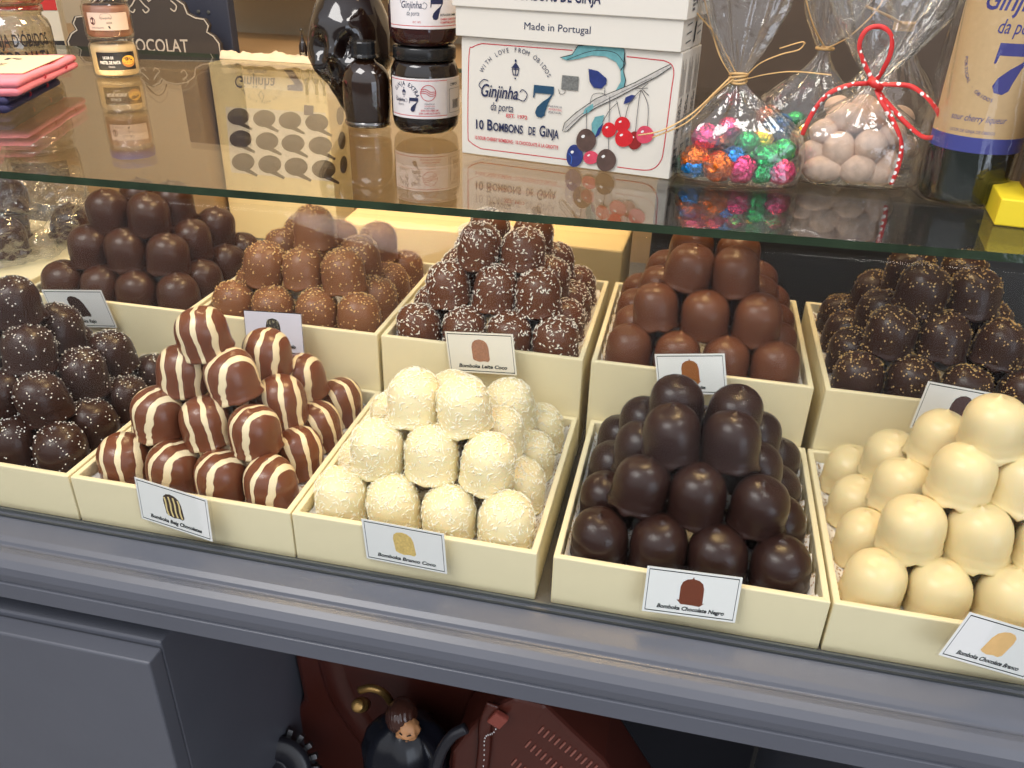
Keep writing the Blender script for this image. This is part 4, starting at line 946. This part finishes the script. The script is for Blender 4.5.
# yellow based brown box at the far right
t = tag(empty('gift_box', (.3440, .1960, ZS + .0004), (0, 0, -.12)), 'brown gift box with a bright yellow base at the right edge of the shelf', 'box')
MB().box((.02, 0, .0105), (.105, .066, .021)).build('box_base', mat('yellow_board', (.86, .66, .03), .45), t, bevel=.0012)
MB().box((.031, .002, .106), (.085, .050, .170)).build('box_body', mat('brown_board', (.16, .085, .045), .5), t, bevel=.0015)

# ------------------------------------------------------------ background behind and below the shelf
WALLC = mat('cream_wall', (.50, .42, .30), .7, bump=.1, bscale=20)
WOOD = mat('tan_board', (.31, .20, .10), .5, mottled=.15, msize=6)
DWOOD = mat('dark_brown_board', (.065, .045, .032), .45, mottled=.3, msize=8)
tag(MB().box((-.2, 1.50, .3), (3.4, .03, 2.2)).build('wall_back', WALLC), None, kind='structure')
tag(MB().box((-1.70, .4, .3), (.03, 2.2, 2.2)).build('wall_left', WALLC), None, kind='structure')
tag(MB().box((1.30, .4, .3), (.03, 2.2, 2.2)).build('wall_right', WALLC), None, kind='structure')
box_thing('back_cabinet', (-.2, 1.155, -.24), (2.6, .55, .93), WOOD, 'tan wooden cabinet standing behind the display deck', 'cabinet', .002)
# signboard
sgn = t = tag(empty('sign_board', (-.945, .930, .2254), (-.06, 0, .30)), 'black ornate board with pale CHOCOLAT lettering leaning at the back', 'sign')
half = [(.0, .105), (.012, .100), (.018, .092), (.026, .098), (.042, .101), (.060, .098), (.074, .088), (.078, .074), (.090, .068), (.104, .066), (.110, .056), (.106, .046), (.116, .040), (.124, .028), (.124, .0)]
outl = [(x, y) for x, y in half] + [(-x, y) for x, y in reversed(half[1:])]
MB().prism(outl, Matrix.Rotation(PI / 2, 4, 'X') @ Matrix.Translation((0, 0, -.005)), .010).build('board', mat('blackboard', (.030, .022, .018), .6, mottled=.2), t, bevel=.001)
A = Art(plane_map((0, -.0055, 0), (1, 0, 0), (0, 0, 1))); CHK = mat('chalk_paint', (.42, .38, .32), .8); A.z = .0004
A.line([(x * .97, y * .965 + .001) for x, y in outl[:]], .0022, CHK)
A.text('CHOCOLAT', (-.044, .014), (.070, .014), .020, CHK, bold=.01)
for s in (-1, 1):
    A.line([(s * .004, .092), (s * .010, .084), (s * .016, .078), (s * .010, .073), (s * .006, .078)], .002, CHK, smooth=5)
    A.line([(s * .052, .092), (s * .060, .084), (s * .056, .076), (s * .050, .080)], .002, CHK, smooth=5)
A.build('lettering', t)
MB().tube(catmull([(-.012, 0, .103), (-.004, .0, .114), (.006, 0, .119), (.016, 0, .112), (.022, 0, .100)], 5), .0012, 6).build('hanging_wire', mat('rusty_wire', (.10, .05, .03), .6), t)
sgn.scale = (1.12, 1.12, 1.12)
# navy panel
t = box_thing('navy_panel', (-.880, 1.030, .345), (.130, .022, .238), mat('navy_board', (.030, .036, .060), .5, mottled=.2), 'dark navy upright panel standing beside the black signboard', 'panel', .002, rz=-.05)
for q in range(2):
    o = MB().lathe([(0, 0), (.0035, 0), (.003, .0015), (0, .002)], 12, M=Matrix.Rotation(PI / 2, 4, 'X')).build('screw', CHROME, t); o.location = (-.0 + .022 * q, -.0112, -.04)
# white shelf board at the back wall
box_thing('wall_shelf', (-.45, 1.36, .375), (1.3, .24, .028), mat('white_shelf_board', (.62, .58, .50), .5), 'pale shelf board fixed on the back wall', 'shelf', .002)
# crumpled packing paper along the shelf end
def crumpled_strip(name, c, lx, ly, lz, m, lab, seed, rz=0):
    mb = MB(); nx, ny = 50, 12; vs = []
    for j in range(ny + 1):
        for i in range(nx + 1):
            x, y = lx * (i / nx - .5), ly * (j / ny - .5); h = lz * (math.sin(PI * j / ny) ** .6) * (.55 + .5 * noise.noise(Vector((x * 40, y * 40, seed))) + .25 * noise.noise(Vector((x * 110, y * 90, seed))))
            vs.append((x + .004 * noise.noise(Vector((x * 70, y * 70, 3))), y + .003 * noise.noise(Vector((x * 60, 9, y * 50))), max(.0003, h)))
    mb.add(vs, [(j * (nx + 1) + i, j * (nx + 1) + i + 1, (j + 1) * (nx + 1) + i + 1, (j + 1) * (nx + 1) + i) for j in range(ny) for i in range(nx)])
    o = mb.build(name, m, smooth=False); o.location = c; o.rotation_euler = (0, 0, rz); s = o.modifiers.new('s', 'SOLIDIFY'); s.thickness = .0006; tag(o, lab, 'paper'); return o
crumpled_strip('packing_paper', (-.615, .785, .2603), .170, .035, .018, mat('beige_tissue', (.62, .50, .36), .8), 'crumpled beige packing paper strip on the rear edge of the glass shelf', 3)
crumpled_strip('packing_paper', (-.500, .900, .2258), .120, .050, .066, mat('white_tissue', (.60, .54, .45), .8), 'heap of pale crumpled tissue beside the tiny bottles', 8)
# tiny dark bottles by the tissue
tb = None
for q, (x, y) in enumerate(((-.560, .785), (-.545, .790), (-.530, .786))):
    if tb is None:
        o = MB().lathe([(0, 0), (.006, 0), (.0065, .002), (.0065, .024), (.0045, .030), (.0022, .035), (.0022, .046), (.0028, .046), (.0028, .050), (0, .050)], 20).build('tiny_bottle', DGLASS, smooth=True); tb = o
    else: o = tb.copy(); COL.objects.link(o)
    o.location = (x, y, .2603); tag(o, ['leftmost', 'middle', 'rightmost'][q] + ' of three tiny dark bottles on the rear edge of the shelf', 'bottle', 'tiny dark bottles')
mb = MB(); r9 = random.Random(2)
for k in range(7):
    a = r9.uniform(-1.2, 1.2); p = Vector((-.505, .94, .2256)); pts = [p]
    for q in range(5): p = p + Vector((math.sin(a) * .018 + r9.uniform(-.006, .006), r9.uniform(-.004, .004), .026)); pts.append(p)
    mb.tube(catmull(pts, 3), .0009, 5)
tag(mb.build('dry_twigs', mat('twig_brown', (.12, .08, .05), .7)), 'thin dry twigs standing behind the tiny bottles', 'twigs')
# white box with red top at the far left back
t = tag(empty('tea_box', (-1.200, .94, .2256), (0, 0, .5)), 'white box with a red top panel behind the large lettered jar', 'box')
MB().box((0, 0, .05), (.13, .05, .10)).build('box_body', mat('off_white_box', (.55, .52, .44), .6), t, bevel=.001)
MB().box((0, -.0255, .088), (.128, .001, .022)).build('red_panel', mat('red_board', (.45, .02, .02), .5), t)
MB().box((0, -.0255, .018), (.128, .001, .011)).build('black_strip', INKB, t)
A = Art(plane_map((-.06, -.0262, .014), (1, 0, 0), (0, 0, 1))); A.z = .0003; A.text('Licor de Óbidos', (.02, .0015), (.10, .0015), .005, WHITEP); A.build('printing', t)

# under the shelf: mirror image of a windowed carton built as a solid box, cream bins, black box
def mirror_image_carton():
    t = tag(empty('mirror_image_carton', (-.634, .795, DECK), (0, 0, .02)), 'cream carton with twelve drop-shaped windows under the shelf, modelled from its inverted reflection', 'carton')
    Wd, Hh, Dd = .206, .300, .085; b = mat('cream_carton', (.74, .60, .33), .5)
    MB().box((0, Dd / 2, Hh / 2), (Wd, Dd, Hh)).build('carton_body', b, t, bevel=.001)
    A = Art(plane_map((-Wd / 2, 0, 0), (1, 0, 0), (0, 0, 1)), [(120, 240), (440, 262), (470, 715), (190, 700)], (Wd, .200)); A.mp = plane_map((-Wd / 2, 0, .104), (1, 0, 0), (0, 0, 1)); A.z = .0003
    A.poly([(178, 425), (445, 440), (462, 690), (205, 672)], mat('pale_window_panel', (.66, .60, .52), .5))
    hm = mat('window_dark', (.055, .032, .016), .4, mottled=.5, msize=60)
    for j in range(3):
        for i in range(4):
            x = 215 + i * 70 + j * 10 - (2 if i > 1 else 0); y = 462 + j * 85 + i * 5; A.ell(x, y, 30, 33, hm, 18); A.poly([(x + 14, y + 22), (x + 40, y + 44), (x + 38, y + 52), (x + 2, y + 32)], hm)
    B = Art(A.mp); B.mb = A.mb; B.mats = A.mats; B.z = .0016; VI = mat('faded_navy_print', (.05, .04, .08), .6)
    B.text('Ginjinha', (.045, .178), (.118, .178), .019, VI, shear=-.2, flip=True); B.text('da porta', (.070, .190), (.105, .190), .008, VI, shear=-.2, flip=True)
    B.poly([(.135, .192), (.150, .192), (.165, .172), (.165, .160), (.138, .160), (.138, .168), (.152, .170)], VI)
    B.arc('WITH LOVE FROM ÓBIDOS', .090, .178, .042, 3.5, 5.9, .0035, VI, wch=.003); B.line([(.085, .150), (.090, .138), (.095, .150), (.090, .156)], .0012, VI, closed=True)
    B.poly([(.165, .138), (.182, .138), (.180, .122), (.163, .122)], VI)
    A.mb.build('printing', A.mats, t, fix=False)
    A = Art(plane_map((Wd / 2, .004, .104), (0, 1, 0), (0, 0, 1))); A.z = .0003
    for j in range(3):
        for i in range(1): A.ell(.045, .03 + j * .042, .017, .015, hm, 16)
    A.build('side_windows', t)
mirror_image_carton()
box_thing('storage_box', (-.350, .700, .000), (.210, .120, .100), mat('cream_plastic', (.66, .50, .26), .5), 'plain cream box under the shelf, behind the golden-grain domes', 'box', .003, rz=.05)
box_thing('storage_box', (-.110, .600, .015), (.215, .110, .130), mat('yellow_cream_board', (.60, .44, .20), .5), 'taller cream box under the shelf, behind the coconut-flake domes', 'box', .003, rz=-.04)
t = tag(empty('storage_bin', (-.185, .505, DECK)), 'white round bin under the shelf, behind the back-row trays', 'bin')
MB().lathe([(0, 0), (.030, 0), (.032, .003), (.036, .150), (.038, .151), (.038, .156), (.034, .156), (.030, .010), (0, .010)], 40).build('bin_body', mat('white_plastic', (.72, .66, .56), .4), t, smooth=True)
box_thing('black_display_box', (.350, .640, .060), (.640, .160, .220), mat('black_board', (.022, .020, .020), .45), 'long black box under the shelf, behind the milk chocolate domes', 'box', .003)
box_thing('wooden_partition', (.450, .780, .42), (.90, .024, .385), DWOOD, 'dark brown upright board behind the sweet bags', 'partition', .002)
box_thing('tan_carton', (-.905, .800, .095), (.320, .090, .290), WOOD, 'tan cardboard carton under the shelf at left, beside the window carton', 'carton', .002, rz=.04)

# cellophane heap with chocolates on a block, far left of the back row
box_thing('wooden_riser', (-.800, .345, .010), (.220, .225, .122), CREAM, 'cream wooden riser under the crinkled bag at the left edge', 'riser', .0015)
bg_ = tag(empty('crinkled_bag', (-.768, .355, .0720)), 'crinkled clear bag of chocolates left of the plain brown pile', 'bag')
bm = bmesh.new(); bmesh.ops.create_icosphere(bm, subdivisions=6, radius=1)
for v in bm.verts:
    p = v.co.copy(); d = 1 + .35 * noise.noise(p * 1.6) + .28 * abs(noise.noise(p * 3.3 + Vector((4, 0, 0)))) + .10 * abs(noise.noise(p * 8))
    q = Vector((p.x * .068, p.y * .085, p.z * .062)) * d; q.z = max(.0006, q.z + .048); v.co = q
me = bpy.data.meshes.new('bag_film'); bm.to_mesh(me); bm.free(); link('bag_film', me, CELLO, bg_)
for q, (x, y, z) in enumerate(((-.775, .325, .0735), (-.820, .380, .0735), (-.740, .395, .0735), (-.790, .360, .114))):
    me = dome_mesh(60 + q).build('wrapped_chocolate', M_PLAIN, smooth=True); me.location = (x, y, z); me.rotation_euler = (.1 * q, .15, q)
    tag(me, ['front', 'left', 'right', 'uppermost'][q] + ' brown chocolate inside the crinkled bag at the left', 'chocolate', 'chocolates in the crinkled bag')

# ------------------------------------------------------------ old machine and figure in the niche
LEA = mat('red_brown_enamel', (.085, .020, .013), .32, bump=.15, bscale=30, mottled=.2, msize=14)
GUN = mat('gunmetal', (.13, .13, .135), .35, metal=.7); RUB = mat('black_rubber', (.018, .018, .024), .35); BRASS = mat('old_brass', (.40, .24, .08), .35, metal=.8)
def L(u, v, y): return aty(u, v, y)
box_thing('niche_shelf', (-.05, .135, -.615), (.60, .30, .02), NB, 'dark board carrying the old machine inside the niche', 'shelf', .001)
t = tag(empty('vintage_machine', (-.20, .14, -.604)), 'old red-brown enamelled machine with black ribbed wheel in the niche', 'machine')
def relp(mb, nm, m, **k): o = mb.build(nm, m, t, **k); o.matrix_parent_inverse = Matrix.Translation(t.location).inverted(); return o
ol = [(293, 655), (303, 700), (287, 722), (300, 750), (330, 790), (345, 850), (450, 850), (450, 780), (470, 715), (485, 660), (400, 620)]
y0 = .16; pts = [L(u, v, y0) for u, v in ol]
vs = [(p.x, p.z) for p in pts]
M = Matrix(((1, 0, 0, 0), (0, 0, 1, y0), (0, 1, 0, 0), (0, 0, 0, 1)))
relp(MB().prism([(x, max(z, -.602)) for x, z in vs], M, .10), 'housing', LEA, bevel=.008)
c1 = [L(u, v, .145) for u, v in [(308, 660), (322, 700), (345, 735), (365, 758)]]
relp(MB().tube(catmull(c1, 8), [.030, .034, .038] + [.042] * 40, 20, flat=.6) if False else MB().tube([p + Vector((.020, .045, 0)) for p in catmull(c1, 6)], [.034 + .004 * math.sin(i * .12) for i in range(25)], 24), 'curved_lamp_house', LEA, smooth=True)
wc = L(276, 772, .085); MW = Matrix.Translation(wc) @ Euler((PI / 2 - .55, 0, .25)).to_matrix().to_4x4()
relp(MB().lathe([(0, -.008), (.040, -.008), (.046, -.004), (.046, .006), (.040, .010), (.020, .011), (.018, .006), (.014, .006), (.012, .014), (.004, .015), (0, .015)], 48, M=MW), 'wheel', RUB, smooth=True)
mb = MB()
for k in range(20):
    a = 2 * PI * k / 20; mb.box(MW @ Vector((.047 * math.cos(a), .047 * math.sin(a), -.012)), (.011, .007, .010), (MW.to_3x3() @ Matrix.Rotation(a, 3, 'Z')).to_4x4())
relp(mb, 'ribbed_ring', GUN, bevel=.0008)
kp = L(360, 705, .10); MK = Matrix.Translation(kp) @ Euler((.75, 0, .1)).to_matrix().to_4x4()
relp(MB().lathe([(0, -.02), (.0085, -.02), (.009, .0), (.0065, .002), (.0065, .008), (.0075, .009), (.0075, .013), (.006, .0145), (0, .015)], 28, M=MK), 'knob', BRASS, smooth=True)
relp(MB().tube(catmull([L(360, 690, .105), L(372, 688, .105), L(385, 694, .11), L(392, 705, .12)], 5), .0048, 10), 'brass_fitting', BRASS, smooth=True)
# slotted red case
t = tag(empty('slotted_case', (.0, .11, -.604)), 'red-brown case with rows of vent slots and a stitched strap', 'case')
ol = [(448, 800), (452, 752), (470, 728), (492, 708), (515, 698), (545, 706), (575, 735), (604, 762), (650, 830)]
vs = [(p.x, max(p.z, -.602)) for p in (L(u, v, .075) for u, v in ol)]
M = Matrix(((1, 0, 0, 0), (0, 0, 1, .075), (0, 1, 0, 0), (0, 0, 0, 1)))
relp(MB().prism(vs, M, .08), 'case_body', LEA, bevel=.005)
mb = MB()
for row, (a, b) in enumerate((((541, 730), (600, 772)), ((528, 744), (585, 790)), ((514, 762), (565, 806)))):
    for k in range(12):
        f = k / 11; p = L(a[0] + (b[0] - a[0]) * f, a[1] + (b[1] - a[1]) * f, .0742); mb.box(p, (.0022, .002, .0125), Euler((0, .45, 0)).to_matrix().to_4x4())
relp(mb, 'vent_slots', mat('painted_slot_highlight', (.33, .12, .09), .4), bevel=.0004)  # pale bars put the highlights between the slots into the colour
mb = MB(); st = [L(u, v, .0735) for u, v in [(483, 726), (487, 745), (486, 770), (480, 800)]]
relp(MB().tube(catmull([L(493, 704, .070), L(485, 725, .070), L(484, 750, .070), L(478, 800, .071)], 6), .0075, 8, flat=.3, up=(0, 1, 0)), 'strap', LEA, smooth=True)
for k, p in enumerate(catmull([L(502, 716, .068), L(494, 732, .066), L(485, 738, .064), L(484, 760, .064), L(480, 790, .064)], 5)): mb.box(p, (.0012, .001, .0016))
relp(mb, 'stitching', WHITEP)
relp(MB().box(L(498, 719, .068), (.017, .008, .020), Euler((0, .5, 0)).to_matrix().to_4x4()), 'buckle', mat('pale_red_enamel', (.30, .07, .05), .35), bevel=.002)
tag(MB().tube(catmull([L(466, 728, .05), L(452, 736, .045), L(440, 755, .04), L(432, 790, .04), L(428, 830, .045)], 8), .0062, 14).build('black_hose', RUB, smooth=True), 'thick black hose curving down between figure and red case', 'hose')
# cloaked figure
fx = L(404, 716, .085)
t = tag(empty('monk_figurine', (fx.x, fx.y, -.604)), 'glossy figurine in a black cloak with a wrinkled brown hood', 'figurine')
hz = fx.z
relp(MB().lathe([(0, -.603), (.056, -.603), (.058, -.595), (.050, hz - .10), (.046, hz - .06), (.040, hz - .035), (.030, hz - .018), (.018, hz - .008), (0, hz - .004)], 48, c=(fx.x, fx.y, 0), fn=lambda v, a: Vector((v.x * (1 + .05 * math.sin(7 * a + v.z * 20)) * (1.15 if v.z > hz - .08 else 1), v.y * (1 + .05 * math.sin(7 * a + v.z * 20)), v.z))), 'cloak', mat('black_lacquer', (.008, .009, .014), .22, spec=.35), smooth=True)
me = crumple(.0185, 4.2, (.95, 1.1, 1.05), .05, 2, 5)
for v in me.vertices: v.co *= 1 + .018 * math.sin(v.co.x * 1500 + v.co.z * 500)
o = link('hood', me, mat('brown_hood', (.06, .022, .015), .22, coat=.3), t, True); o.location = (fx.x - .003, fx.y, fx.z + .001); o.matrix_parent_inverse = Matrix.Translation(t.location).inverted()
me = crumple(.0150, 9.1, (.95, .9, .95), .16, 2.6, 4); o = link('face', me, mat('tan_face', (.62, .30, .13), .45), t, True); o.location = (fx.x + .0075, fx.y - .0105, fx.z - .0065); o.matrix_parent_inverse = Matrix.Translation(t.location).inverted()
mb = MB()
for s in (-1, 1): mb.tube([Vector((fx.x + .009 + s * .003, fx.y - .0245, fx.z - .001)), Vector((fx.x + .0095 + s * .007, fx.y - .0235, fx.z + .001))], .0008, 6)
mb.tube([Vector((fx.x + .006, fx.y - .0245, fx.z - .0095)), Vector((fx.x + .014, fx.y - .0240, fx.z - .0085))], .0007, 6)
relp(mb, 'painted_features', BLACK)
